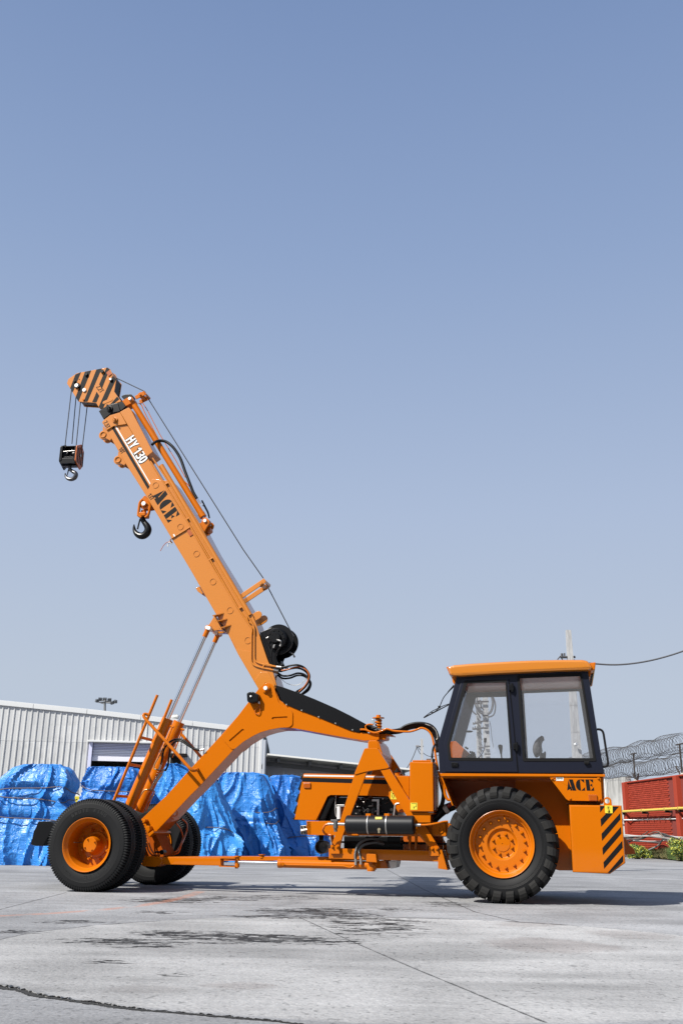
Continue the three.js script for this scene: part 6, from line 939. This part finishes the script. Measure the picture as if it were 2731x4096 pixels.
// ---------- engine hood and engine ----------
{
  const g = part('engine_hood', crane), w = 0.3;
  plate('hood_shell', O, g, w - 0.012, w, [1213, 3096, 1220, 3094, 1556, 3102, 1592, 3103, 1592, 3186, 1552, 3185, 1395, 3181, 1322, 3180, 1310, 3186, 1264, 3281, 1177, 3278], { b: 0.004 });
  plate('hood_shell', O, g, -w, -w + 0.012, [1213, 3096, 1220, 3094, 1592, 3103, 1592, 3186, 1322, 3180, 1310, 3186, 1264, 3281, 1177, 3278], { wt: w, b: 0.004 });
  plate('hood_top', O, g, -w + 0.012, w - 0.0125, [1213, 3095, 1220, 3093.5, 1592, 3102, 1592, 3108, 1213, 3101], { wt: w, b: 0.001 });
  plate('radiator', M.black, g, -w + 0.014, w - 0.014, [1212, 3102, 1226, 3102, 1192, 3278, 1176, 3278], { wt: w });
  for (const [y0, y1] of [[3100, 3119], [3126, 3163], [3172, 3211], [3220, 3258], [3267, 3280]]) { const X = y => 1211 - (y - 3096) * 0.192; plate('grille_louver', M.matt, g, -0.27, 0.302, [X(y0) + 3, y0, X(y0) - 3, y0 + 3, X(y1) - 7, y1 - 6, X(y1) + 1, y1], { wt: 0.3, b: 0.003 }); }
  stripe(g, M.white, w, [1216, 3099, 1590, 3105.5, 1590, 3111, 1215, 3105]); stripe(g, M.print, w, [1211, 3110, 1590, 3121, 1590, 3138, 1208, 3126]);
  plate('marker_lamp', M.lamp, g, w, w + 0.018, [1212.5, 3131, 1241.5, 3130.5, 1241.5, 3152, 1216, 3152, 1213, 3149], { r: 0.008, b: 0.006 });
  plate('hood_rear', O, g, -0.36, 0.335, [1555, 3106, 1560, 3102, 1637, 3103, 1637, 3250, 1592, 3250, 1553, 3188], { wt: 0.335, b: 0.012 });
  plate('black_cowl', M.black, g, 0.2, 0.27, [1315, 3184, 1345, 3186, 1325, 3220, 1300, 3284, 1268, 3282], { wt: 0.27, r: 0.04, b: 0.02 });
  for (const a of [[1563, 3154, 1589, 3154, 1589, 3168, 1563, 3168], [1562, 3170, 1590, 3170, 1589, 3198, 1561, 3197]]) { mesh('sticker', plateGeo(a, 0.336, 0.338), M.yellow, g); }
  mesh('sticker_print', merge([plateGeo([1568, 3173, 1576, 3173, 1576, 3177, 1568, 3177], 0.3385, 0.3392), plateGeo([1567, 3179, 1569, 3179, 1569, 3189, 1567, 3189], 0.3385, 0.3392), plateGeo([1575, 3179, 1577, 3179, 1577, 3189, 1575, 3189], 0.3385, 0.3392), plateGeo([1569, 3190, 1575, 3190, 1572, 3195], 0.3385, 0.3392), plateGeo([1568, 3158, 1582, 3158, 1582, 3161, 1568, 3161], 0.3385, 0.3392)]), M.print, g);
  const c = L(0.2, 1588, 3098); mesh('filler_neck', cyl(L(0.2, 1589, 3103), L(0.2, 1588, 3088), 0.034), O, g); mesh('filler_cap', merge([cyl(L(0.2, 1588, 3089), L(0.2, 1588, 3083), 0.045, 0.042), cyl(L(0.2, 1588, 3083), L(0.2, 1587, 3073), 0.018, 0.012)]), M.matt, g);
  const e = part('engine', crane), wE = 0.24;
  plate('engine_block', M.black, e, -0.25, 0.17, [1300, 3190, 1590, 3192, 1590, 3292, 1300, 3288], { wt: 0.2 });
  plate('gearbox', M.black, e, -0.25, 0.2, [1374, 3343, 1610, 3346, 1610, 3400, 1374, 3396], { wt: 0.2, b: 0.02 });
  plate('clutch_box', M.black, e, -0.2, 0.3, [1548, 3345, 1602, 3348, 1602, 3384, 1548, 3384], { wt: 0.3, r: 0.01 });
  mesh('fuel_filter', cyl(L(wE, 1356, 3276), L(wE, 1356, 3226), 0.028), M.white, e); mesh('filter_head', merge([box(0.1, 0.03, 0.05, L(wE, 1364, 3223).x, L(wE, 1364, 3223).y, wE, 0.006), cyl(L(wE, 1344, 3232), L(wE, 1344, 3218), 0.012)]), M.steel, e);
  mesh('fuel_pipe', tube(pts3(wE, [1343, 3180, 1341, 3215, 1341, 3250, 1345, 3268]), 0.008, 30, 6), M.steel, e);
  mesh('filter_bowl', plateGeo([1363, 3230, 1380, 3228, 1378, 3262, 1364, 3264], 0.15, 0.22, { r: 0.01 }), M.orangeOld, e);
  mesh('strap', merge([plateGeo([1487, 3197, 1516, 3197, 1516, 3205, 1487, 3205], wE, wE + 0.006), plateGeo([1507, 3199, 1516, 3199, 1515, 3264, 1507, 3264], wE + 0.007, wE + 0.012)]), M.steel, e);
  const bits = []; for (let k = 0; k < 46; k++) { const x = rr(1385, 1570), y = rr(3188, 3262), r = rr(0.006, 0.022), z = rr(0.17, 0.25); bits.push(rnd() < 0.5 ? axial(x, y, 0.15, z, r, z, 10) : cyl(L(z, x, y), L(z, x + rr(-30, 30), y + rr(-14, 14)), rr(0.004, 0.009), undefined, 8)); } mesh('engine_fitting', merge(bits), phys(C(0.03, 0.03, 0.032), 0.25, { clearcoat: 0.8, metalness: 0.3 }), e, 'stuff');
  const sil = []; for (let k = 0; k < 9; k++) { const x = rr(1410, 1560), y = rr(3192, 3255); sil.push(cyl(L(0.25, x, y), L(0.25, x + rr(-6, 6), y + rr(-6, 8)), rr(0.006, 0.012), undefined, 8)); } mesh('fitting', merge(sil), M.steel, e, 'stuff');
  mesh('intake_elbow', pipe(pts3(0.4, [1574, 3268, 1577, 3248, 1580, 3216, 1598, 3214]), 0.014, 0.03), M.steel, e);
}
// ---------- air tank ----------
{
  const g = part('air_tank', crane), w = 0.68, a = L(w, 1392, 3298), b = L(w, 1650, 3300), r = px(w, 1520, 3300, 35.5), d = new V3(b.x - a.x, b.y - a.y, 0), len = d.length();
  const prof = []; for (let i = 0; i <= 8; i++) { const t = i / 8 * Math.PI / 2; prof.push([-0.035 * Math.cos(t), Math.max(0.001, r * Math.pow(Math.sin(t), 0.55))]); } for (let i = 8; i >= 0; i--) { const t = i / 8 * Math.PI / 2; prof.push([len + 0.035 * Math.cos(t), Math.max(0.001, r * Math.pow(Math.sin(t), 0.55))]); }
  const q = new THREE.LatheGeometry(prof.map(([z, k]) => new V2(k, z)), 48); q.rotateZ(-Math.PI / 2); q.rotateZ(Math.atan2(d.y, d.x)); q.translate(a.x, a.y, w); mesh('vessel', q, phys(C(0.0055, 0.006, 0.0075), 0.4, { specularIntensity: 0.6 }), g);
  for (const x of [1474, 1548]) { const c = L(w, x, 3299), t = new THREE.TorusGeometry(r + 0.003, 0.006, 6, 48); t.rotateY(Math.PI / 2); t.scale(1.6, 1, 1); t.translate(c.x, c.y, w); mesh('band', t, M.steel, g); mesh('saddle', box(0.06, 0.03, 0.2, c.x, c.y + r + 0.005, w - 0.06, 0.004), O, g); }
  mesh('saddle_bracket', box(len * 0.9, 0.08, 0.2, a.x + len / 2, a.y - 0.02, w - r - 0.06, 0.005), O, g);
  mesh('name_plate', plateGeo([1500, 3267.5, 1527, 3267.5, 1527, 3277, 1500, 3277], w + r * 0.86, w + r * 0.86 + 0.003), std(C(0.75, 0.6, 0.12), 0.5), g);
  mesh('drain_valve', merge([axial(1515, 3318, w + r * 0.7, w + r * 1.25, 0.018), cyl(L(w + r * 1.2, 1515, 3320), L(w + r * 1.2, 1516, 3332), 0.014)]), std(C(0.35, 0.3, 0.2), 0.4, 0.7), g);
  mesh('fitting', merge([cyl(L(w, 1352, 3296), L(w, 1386, 3297), 0.017), cyl(L(w, 1311, 3296), L(w, 1336, 3296), 0.015), cyl(L(w, 1660, 3300), L(w, 1682, 3300), 0.017)]), M.steel, g);
  mesh('regulator', merge([cyl(L(w, 1342, 3286), L(w, 1342, 3314), 0.03), cyl(L(w, 1342, 3312), L(w, 1342, 3327), 0.021), box(0.09, 0.03, 0.04, L(w, 1337, 3283).x, L(w, 1337, 3283).y, w, 0.01)]), std(C(0.06, 0.06, 0.06), 0.6), g);
  mesh('air_hose', tube(pts3([w, w, w, 0.6, 0.5], [1312, 3297, 1300, 3301, 1292, 3316, 1296, 3330, 1308, 3338, 1325, 3341]), 0.013, 40, 8), M.orangeOld, g);
  mesh('air_hose', tube(pts3([w, w, 0.66, 0.62, 0.6], [1680, 3300, 1710, 3299, 1745, 3294, 1775, 3287, 1790, 3286]), 0.013, 40, 8), O, g);
}
// ---------- hydraulic tank ----------
{
  const g = part('hydraulic_tank', crane), w = 0.66;
  plate('tank_body', O, g, 0.1, w, [1637, 3052, 1642, 3047, 1729, 3048, 1731, 3052, 1733.5, 3247, 1637, 3246], { wt: w, b: 0.014 });
  mesh('tank_lid', box(0.24, 0.02, 0.4, L2(w, 1685, 3046).x, L2(w, 1685, 3046).y + 0.01, 0.4, 0.004), O, g);
  mesh('sight_panel', (() => { const c = L2(w, 1733, 3160), q = box(0.012, 0.4, 0.2, c.x + 0.004, c.y - 0.03, 0.45, 0.003); return q; })(), std(C(0.35, 0.3, 0.28), 0.4), g);
  mesh('breather', cyl(L(0.5, 1722, 3048), L(0.5, 1722, 3036), 0.05, 0.055), std(C(0.12, 0.08, 0.06), 0.5), g);
  mesh('return_hose', tube(pts3([0.6, 0.6, 0.55, 0.5], [1727, 3040, 1728, 3015, 1733, 2990, 1742, 2975]), 0.013, 30, 8), M.hose, g); mesh('hose_fitting', cyl(L(0.6, 1727, 3049), L(0.6, 1727, 3030), 0.013), M.steel, g);
  plate('tank_bracket', O, g, 0.3, 0.62, [1650, 3248, 1733, 3250, 1733, 3255, 1721, 3259, 1721, 3290, 1650, 3290], { wt: 0.62, b: 0.004 });
  mesh('sticker', plateGeo([1641, 3211, 1668, 3211, 1668, 3239, 1641, 3239], w, w + 0.0022, { b: 0 }), M.yellow, g);
  mesh('sticker_print', merge([plateGeo([1645, 3213.5, 1665, 3213.5, 1665, 3215, 1645, 3215], w + 0.0024, w + 0.003), plateGeo([1663.5, 3215, 1665, 3215, 1665, 3225, 1663.5, 3225], w + 0.0024, w + 0.003), plateGeo([1658, 3227, 1665, 3224, 1665, 3226, 1659, 3229], w + 0.0024, w + 0.003), plateGeo([1653, 3226, 1656, 3226, 1656, 3234, 1653, 3234], w + 0.0024, w + 0.003)]), M.print, g);
  mesh('suction_hose', tube(pts3([0.3, 0.3, 0.3, 0.25], [1722, 3292, 1740, 3270, 1765, 3248, 1790, 3232, 1815, 3222]), 0.055, 40, 14), M.hose, g);
  mesh('suction_sleeve', tube(pts3([0.31], [1776, 3242, 1784, 3236, 1790, 3232]), 0.058, 20, 14), std(C(0.4, 0.4, 0.38), 0.5), g);
  mesh('pressure_hose', tube(pts3([0.32], [1790, 3228, 1806, 3214]), 0.025, 20, 10), M.red, g);
  mesh('hose', tube(pts3([0.45, 0.45, 0.4, 0.4, 0.3], [1757, 3108, 1764, 3140, 1772, 3175, 1766, 3215, 1752, 3240, 1735, 3262]), 0.022, 60, 10), M.hose, g);
  mesh('hose', tube(pts3([0.4, 0.4, 0.35], [1768, 3140, 1776, 3175, 1772, 3215, 1758, 3245]), 0.013, 50, 8), M.hose, g);
  mesh('hose', tube(pts3([0.5], [1754, 3085, 1764, 3122, 1774, 3150, 1780, 3180, 1790, 3198, 1800, 3200]), 0.018, 50, 10), O, g);
}
// ---------- cab ----------
{
  const cab = part('cab', crane), W = 0.8, F = -0.6;
  const side = [1757, 3091, 1751, 2972, 1827, 2702, 1960, 2694, 2100, 2687, 2348, 2681, 2414, 3093];
  const frontHole = [1862, 2727, 2023, 2723, 2046, 3040, 1798, 3038, 1793, 2978], rearHole = [2073, 2708, 2322, 2698, 2377, 3040, 2094, 3040];
  plate('side_frame', M.navy, cab, W - 0.05, W, side, { holes: [frontHole, rearHole], hr: 0.02, b: 0.006 });
  plate('side_frame', M.navy, cab, F, F + 0.05, side, { wt: W, holes: [frontHole, rearHole], hr: 0.02, b: 0.006 });
  const d = part('cab_door', crane);
  plate('door_frame', M.navy, d, W - 0.002, W + 0.012, [1846, 2716, 2030, 2712, 2050, 2880, 2069, 3088, 1779, 3087, 1775, 2971], { holes: [[1860, 2725, 2024, 2721, 2048, 3042, 1796, 3040, 1791, 2978]], hr: 0.02, b: 0.006 });
  const gasket = (par, a, b, w) => { const s = roundShape(pts2(w, a), 0.02); s.holes.push(roundShape(pts2(w, b), 0.02)); mesh('gasket', extrude(s, w - 0.012, w + 0.006, 0.004), M.matt, par); };
  gasket(d, [1857, 2722, 2026, 2718, 2050, 3045, 1794, 3043, 1788, 2978], [1866, 2732, 2021, 2728, 2042, 3034, 1802, 3032, 1797, 2979], W + 0.01);
  gasket(cab, [2067, 2702, 2325, 2692, 2384, 3046, 2090, 3046], [2076, 2712, 2320, 2703, 2373, 3034, 2098, 3034], W);
  mesh('door_window', extrude(roundShape(pts2(W, [1858, 2724, 2025, 2720, 2048, 3042, 1796, 3040, 1790, 2978]), 0), W - 0.012, W - 0.006, 0), M.glass, d);
  const glassPane = (a, w, n) => mesh(n, extrude(roundShape(pts2(W, a), 0), w, w + 0.005, 0), M.glass, cab);
  glassPane([2070, 2704, 2323, 2694, 2380, 3043, 2092, 3043], W - 0.018, 'side_window');
  glassPane([2070, 2704, 2323, 2694, 2380, 3043, 2092, 3043], F + 0.02, 'side_window'); glassPane([1858, 2724, 2025, 2720, 2048, 3042, 1796, 3040, 1790, 2978], F + 0.02, 'side_window');
  for (const [x, y] of [[2044, 2752], [2062, 2987]]) { const c = L2(W, x, y); mesh('hinge', merge([box(0.06, 0.07, 0.035, c.x, c.y, W + 0.025, 0.006), cyl(new V3(c.x + 0.012, c.y - 0.05, W + 0.03), new V3(c.x + 0.012, c.y + 0.05, W + 0.03), 0.014)]), M.black, d); }
  plate('door_latch', M.black, d, W + 0.012, W + 0.03, [1804, 3049, 1831, 3051, 1831, 3067, 1804, 3067], { r: 0.006 });
  mesh('lock', axial(1817, 3058, W + 0.03, W + 0.034, 0.01), M.matt, d);
  mesh('window_catch', merge([axial(2345, 3051, W, W + 0.03, 0.02), box(0.06, 0.03, 0.03, L2(W, 2345, 3051).x, L2(W, 2345, 3051).y, W + 0.02, 0.006)]), M.matt, cab);
  for (const [x0, y0, x1, y1] of [[2034, 2716, 2072, 3090]]) mesh('pillar_seam', pipe(pts3(W + 0.003, [x0, y0, x1, y1]), 0.004, 0.01), M.matt, cab);
  // front: posts, screen, lower panel; rear: posts, window
  const q = (x, y) => L2(W, x, y), wall = (p0, p1, z0, z1, th, mat, name, par = cab) => { const a = q(...p0), b = q(...p1), l = a.distanceTo(b), g = new THREE.BoxGeometry(th, l, z1 - z0); g.rotateZ(Math.atan2(b.y - a.y, b.x - a.x) - Math.PI / 2); g.translate((a.x + b.x) / 2, (a.y + b.y) / 2, (z0 + z1) / 2); return mesh(name, g, mat, par); };
  wall([1753, 2975], [1829, 2704], F + 0.05, W - 0.051, 0.006, M.glass, 'windscreen'); wall([1759, 3088], [1753, 2976], F + 0.05, W - 0.051, 0.02, M.navy, 'front_panel');
  wall([2412, 3090], [2402, 3030], F + 0.05, W - 0.051, 0.02, M.navy, 'rear_panel'); wall([2402, 3029], [2352, 2700], F + 0.05, W - 0.051, 0.006, M.glass, 'rear_window');
  plate('floor', M.dark, cab, F + 0.05, W - 0.051, [1760, 3080, 2411, 3083, 2412, 3091, 1760, 3090], { wt: W, b: 0.001 });
  plate('headlining', M.orangeOld, cab, F + 0.05, W - 0.051, [1830, 2702, 2347, 2683, 2349, 2690, 1828, 2710], { wt: W, b: 0.001 });
  // roof
  const rf = part('cab_roof', crane);
  plate('roof_shell', M.orangeSheen, rf, F - 0.08, W + 0.09, [1790, 2668, 1812, 2659, 1880, 2653, 1960, 2648, 2040, 2643.5, 2120, 2640, 2240, 2637.5, 2330, 2637.5, 2350, 2643, 2362, 2658, 2368, 2672, 2355, 2680, 2240, 2683, 2100, 2689, 1960, 2696, 1840, 2704, 1804, 2702, 1797, 2697], { wt: W + 0.09, b: 0.03, r: 0.02 });
  plate('visor', O, rf, F + 0.05, W - 0.02, [1783, 2666, 1815, 2662, 1812, 2700, 1796, 2698], { wt: W, b: 0.012 });
  plate('visor', O, rf, F + 0.08, W - 0.06, [1803, 2702, 1824, 2703, 1815, 2737, 1807, 2725], { wt: W, b: 0.01 });
  plate('rear_lip', O, rf, F + 0.05, W + 0.04, [2352, 2652, 2379, 2648, 2381, 2654, 2378, 2677, 2366, 2683, 2354, 2684], { wt: W + 0.04, b: 0.012 });
  plate('rear_drip', O, rf, F + 0.1, W - 0.03, [2350, 2683, 2365, 2683, 2355, 2712], { wt: W, b: 0.004 });
  mesh('rear_lamp', plateGeo([2358, 2684, 2374, 2682, 2370, 2694, 2358, 2692], -0.3, 0.6, { wt: 0.7, r: 0.006 }), M.matt, rf);
  // cab sill
  plate('sill', O, cab, F - 0.06, W + 0.05, [1757, 3093, 2418, 3097, 2418, 3107, 1762, 3105], { wt: W + 0.05, b: 0.005 });
  // grab handle, wiper
  mesh('grab_handle', pipe(pts3(W - 0.03, [2386, 2917, 2401, 2918, 2411, 2928, 2431, 3056, 2425, 3066, 2408, 3068]), 0.0135, 0.04), M.matt, cab);
  const wp = part('wiper', crane);
  mesh('wiper_arm', tube(pts3(0.25, [1818, 2742, 1795, 2765, 1775, 2788, 1765, 2808, 1757, 2830]), 0.006, 40, 6), M.matt, wp); mesh('wiper_arm_sleeve', cyl(L(0.25, 1816, 2742), L(0.25, 1790, 2769), 0.014, 0.007, 8), M.matt, wp);
  mesh('wiper_blade', merge([cyl(L(0.25, 1694, 2871), L(0.25, 1796, 2818), 0.008, 0.007, 8), pipe(pts3(0.25, [1696, 2868, 1725, 2846, 1757, 2830, 1775, 2822, 1797, 2815]), 0.005, 0.02), pipe(pts3(0.25, [1720, 2850, 1735, 2849, 1757, 2831]), 0.005, 0.02), box(0.03, 0.03, 0.03, L(0.25, 1756, 2828).x, L(0.25, 1756, 2828).y, 0.25, 0.005)]), M.matt, wp);
  // inside: dashboard, levers, seat
  const din = part('dashboard', crane);
  plate('console', M.orangeOld, din, 0.18, 0.5, [1770, 2968, 1822, 2964, 1878, 3015, 1868, 3036, 1866, 3085, 1770, 3085], { wt: 0.5, b: 0.01 });
  mesh('knob', merge([[1862, 2990], [1868, 2994], [1880, 3008], [1888, 3009], [1892, 3018], [1884, 3022]].map(([x, y]) => { const p = L(0.42, x, y), g = new THREE.SphereGeometry(0.013, 10, 8); g.translate(p.x, p.y, p.z); return g; })), M.matt, din);
  plate('shelf', M.matt, din, 0.0, 0.55, [1866, 3024, 1884, 3012, 1896, 3040, 1890, 3085, 1866, 3085], { wt: 0.55 });
  mesh('steering_column', cyl(L(0.3, 1905, 3060), L(0.3, 1890, 3010), 0.025), M.matt, din);
  const lv = part('control_levers', crane);
  mesh('lever', pipe(pts3(0.35, [1905, 3040, 1934, 3005, 1939, 2965]), 0.009, 0.06), M.chrome, lv); mesh('lever_grip', pipe(pts3(0.35, [1939, 2970, 1940, 2952]), 0.017, 0.02), M.matt, lv);
  mesh('lever', pipe(pts3(0.3, [2006, 3042, 2003, 3010]), 0.009, 0.02), M.matt, lv); mesh('lever_grip', taper(pts3(0.3, [2003, 3016, 2002, 3000, 2000, 2984, 2000, 2979]), [0.012, 0.02, 0.03, 0.02], 20, 10), M.matt, lv);
  mesh('mirror', (() => { const p = L(-0.3, 1875, 2926), g = new THREE.SphereGeometry(0.05, 16, 10); g.scale(1, 0.28, 0.5); g.translate(p.x, p.y, p.z); return g; })(), M.matt, lv);
  const st = part('driver_seat', crane), seatM = std(C(0.05, 0.05, 0.055), 0.7);
  plate('backrest', seatM, st, -0.15, 0.3, [2152, 2952, 2166, 2945, 2176, 2950, 2166, 2957, 2162, 2975, 2166, 2990, 2165, 3002, 2158, 3010, 2150, 3020, 2140, 3024, 2132, 3016, 2129, 3000, 2131, 2985, 2138, 2968], { wt: 0.2, r: 0.02, b: 0.03 });
  plate('armrest', seatM, st, 0.22, 0.3, [2163, 3010, 2172, 3012, 2176, 3005, 2181, 3005, 2182, 3016, 2180, 3040, 2154, 3045, 2158, 3015], { wt: 0.3, r: 0.01, b: 0.008 });
  plate('cushion', seatM, st, -0.15, 0.3, [2080, 3045, 2170, 3045, 2170, 3085, 2080, 3085], { wt: 0.2, r: 0.03, b: 0.02 });
  plate('side_box', seatM, st, 0.45, 0.6, [2085, 2963, 2100, 2963, 2105, 2968, 2104, 3085, 2085, 3085], { wt: 0.6, r: 0.01 });
}
// ---------- rear body and counterweight ----------
{
  const b = part('rear_body', crane);
  plate('inner_panel', M.orangeOld, b, 0.05, 0.065, [1764, 3106, 2398, 3108, 2402, 3300, 2310, 3482, 2235, 3484, 1900, 3420, 1805, 3222], { wt: 0.4 });
  plate('front_wing', O, b, 0.05, 0.75, [1763, 3108, 1768, 3108, 1812, 3222, 1807, 3222], { wt: 0.75, b: 0.002 });
  plate('far_panel', O, b, -0.515, -0.5, [1764, 3106, 2398, 3108, 2402, 3300, 2310, 3482, 2235, 3484, 1900, 3420, 1805, 3222], { wt: 0.515 });
  plate('underfloor', O, b, -0.64, 0.8, [1765, 3107, 2410, 3109, 2410, 3113, 1768, 3112], { wt: 0.8, b: 0.001 });
  plate('body_box', O, b, -0.49, 0.43, [2060, 3112, 2400, 3112, 2400, 3482, 2236, 3482, 2060, 3440], { wt: 0.43 });
  plate('body_ledge', O, b, 0.43, 0.6, [2262, 3208, 2400, 3212, 2400, 3217, 2262, 3214], { wt: 0.6, b: 0.002 });
  plate('light_post', O, b, 0.5, 0.79, [2398, 3108, 2412, 3109, 2415, 3200, 2410, 3214, 2400, 3214], { wt: 0.79 });
  const p = part('name_panel', crane), w = 0.84;
  plate('panel', O, p, w - 0.02, w, [2196, 3110, 2401, 3112, 2407, 3205, 2273, 3203, 2262, 3196], { r: 0.006, b: 0.004 });
  plate('panel_back', O, p, 0.435, w - 0.02, [2300, 3114, 2398, 3114, 2402, 3203, 2300, 3203], { wt: w });
  mesh('lettering', along(ace(), w, 2267, 3162, 2373.5, 3162.5, 44), M.print, p);
  plate('marker_lamp', M.lamp, p, w, w + 0.018, [2351, 3178, 2386, 3179, 2388, 3203, 2354, 3203], { r: 0.008, b: 0.006 });
  plate('label', M.white, p, w, w + 0.002, [2222, 3110.5, 2252, 3110.5, 2252, 3123, 2222, 3123], { b: 0 });
  mesh('label_print', merge([plateGeo([2225, 3111.5, 2249, 3111.5, 2249, 3114.5, 2225, 3114.5], w + 0.0022, w + 0.0028), plateGeo([2226, 3117, 2236, 3117, 2236, 3118, 2226, 3118], w + 0.0022, w + 0.0028), plateGeo([2240, 3117, 2248, 3117, 2248, 3118, 2240, 3118], w + 0.0022, w + 0.0028)]), M.print, p);
  for (const [x, y] of [[2207, 3115], [2391.5, 3114], [2279, 3195], [2397, 3197]]) mesh('bolt', (() => { const c = L2(w, x, y), q = nut.clone(); q.scale(0.75, 0.75, 0.6); q.translate(c.x, c.y, w); return q; })(), O, p);
  { const c = L2(w, 2217, 3115), q = new THREE.TorusGeometry(0.014, 0.004, 6, 16); q.translate(c.x, c.y, w + 0.003); mesh('tie_ring', q, M.orangeOld, p); }
  const k = part('counterweight', crane), cw = 0.92;
  plate('block', O, k, -0.92, cw, [2274, 3219, 2485, 3221.5, 2500, 3452, 2438, 3496, 2289, 3489], { b: 0.022 });
  for (const a of [[2397.5, 3224, 2418, 3224.2, 2398.5, 3249], [2400, 3277, 2449, 3226, 2473, 3226.5, 2402.5, 3306], [2404, 3335, 2478.5, 3252, 2479.5, 3277, 2406, 3363], [2407.5, 3392, 2481.3, 3307, 2483.5, 3333.5, 2409.6, 3419.6], [2411.5, 3449.5, 2486, 3363.5, 2488, 3390.6, 2414.3, 3474.8], [2428, 3492, 2489.7, 3420.6, 2490.6, 3445.8, 2441, 3490]]) stripe(k, M.print, cw, a);
  plate('sticker', M.yellow, k, cw + 0.0025, cw + 0.0045, [2416.5, 3221.5, 2448, 3222, 2448.5, 3253, 2418, 3252], { b: 0 });
  { const c = L2(cw, 2432, 3232), t = new THREE.TorusGeometry(px(cw, 2432, 3232, 6.5), 0.0012, 4, 32); t.translate(c.x, c.y, cw + 0.0048); const h = taper(pts3(cw + 0.0055, [2431.5, 3239, 2434.5, 3242.5, 2435.5, 3246, 2432, 3248, 2429, 3245]), [0.003, 0.005, 0.007, 0.006, 0.002], 24, 8); h.scale(1, 1, 1); mesh('sticker_print', merge([t, h, plateGeo([2432, 3227, 2436, 3231.5, 2434, 3231.5, 2434, 3235, 2430, 3235, 2430, 3231.5, 2428, 3231.5], cw + 0.0047, cw + 0.0052, { b: 0 })]), M.print, k); }
  { const w2 = 0.88, s = new THREE.Shape(), c = L2(w2, 2428, 3204), r = px(w2, 2428, 3204, 16), a = L2(w2, 2413, 3224), e = L2(w2, 2446, 3224); s.moveTo(a.x, a.y); s.lineTo(e.x, e.y); s.lineTo(c.x + r, c.y); s.absarc(c.x, c.y, r, 0, Math.PI, false); s.closePath(); s.holes.push(circleHole(w2, 2426.5, 3204.5, px(w2, 2428, 3204, 9.3))); mesh('lifting_eye', extrude(s, w2 - 0.03, w2, 0.004), O, k); }
}
renderer.render(scene, camera);
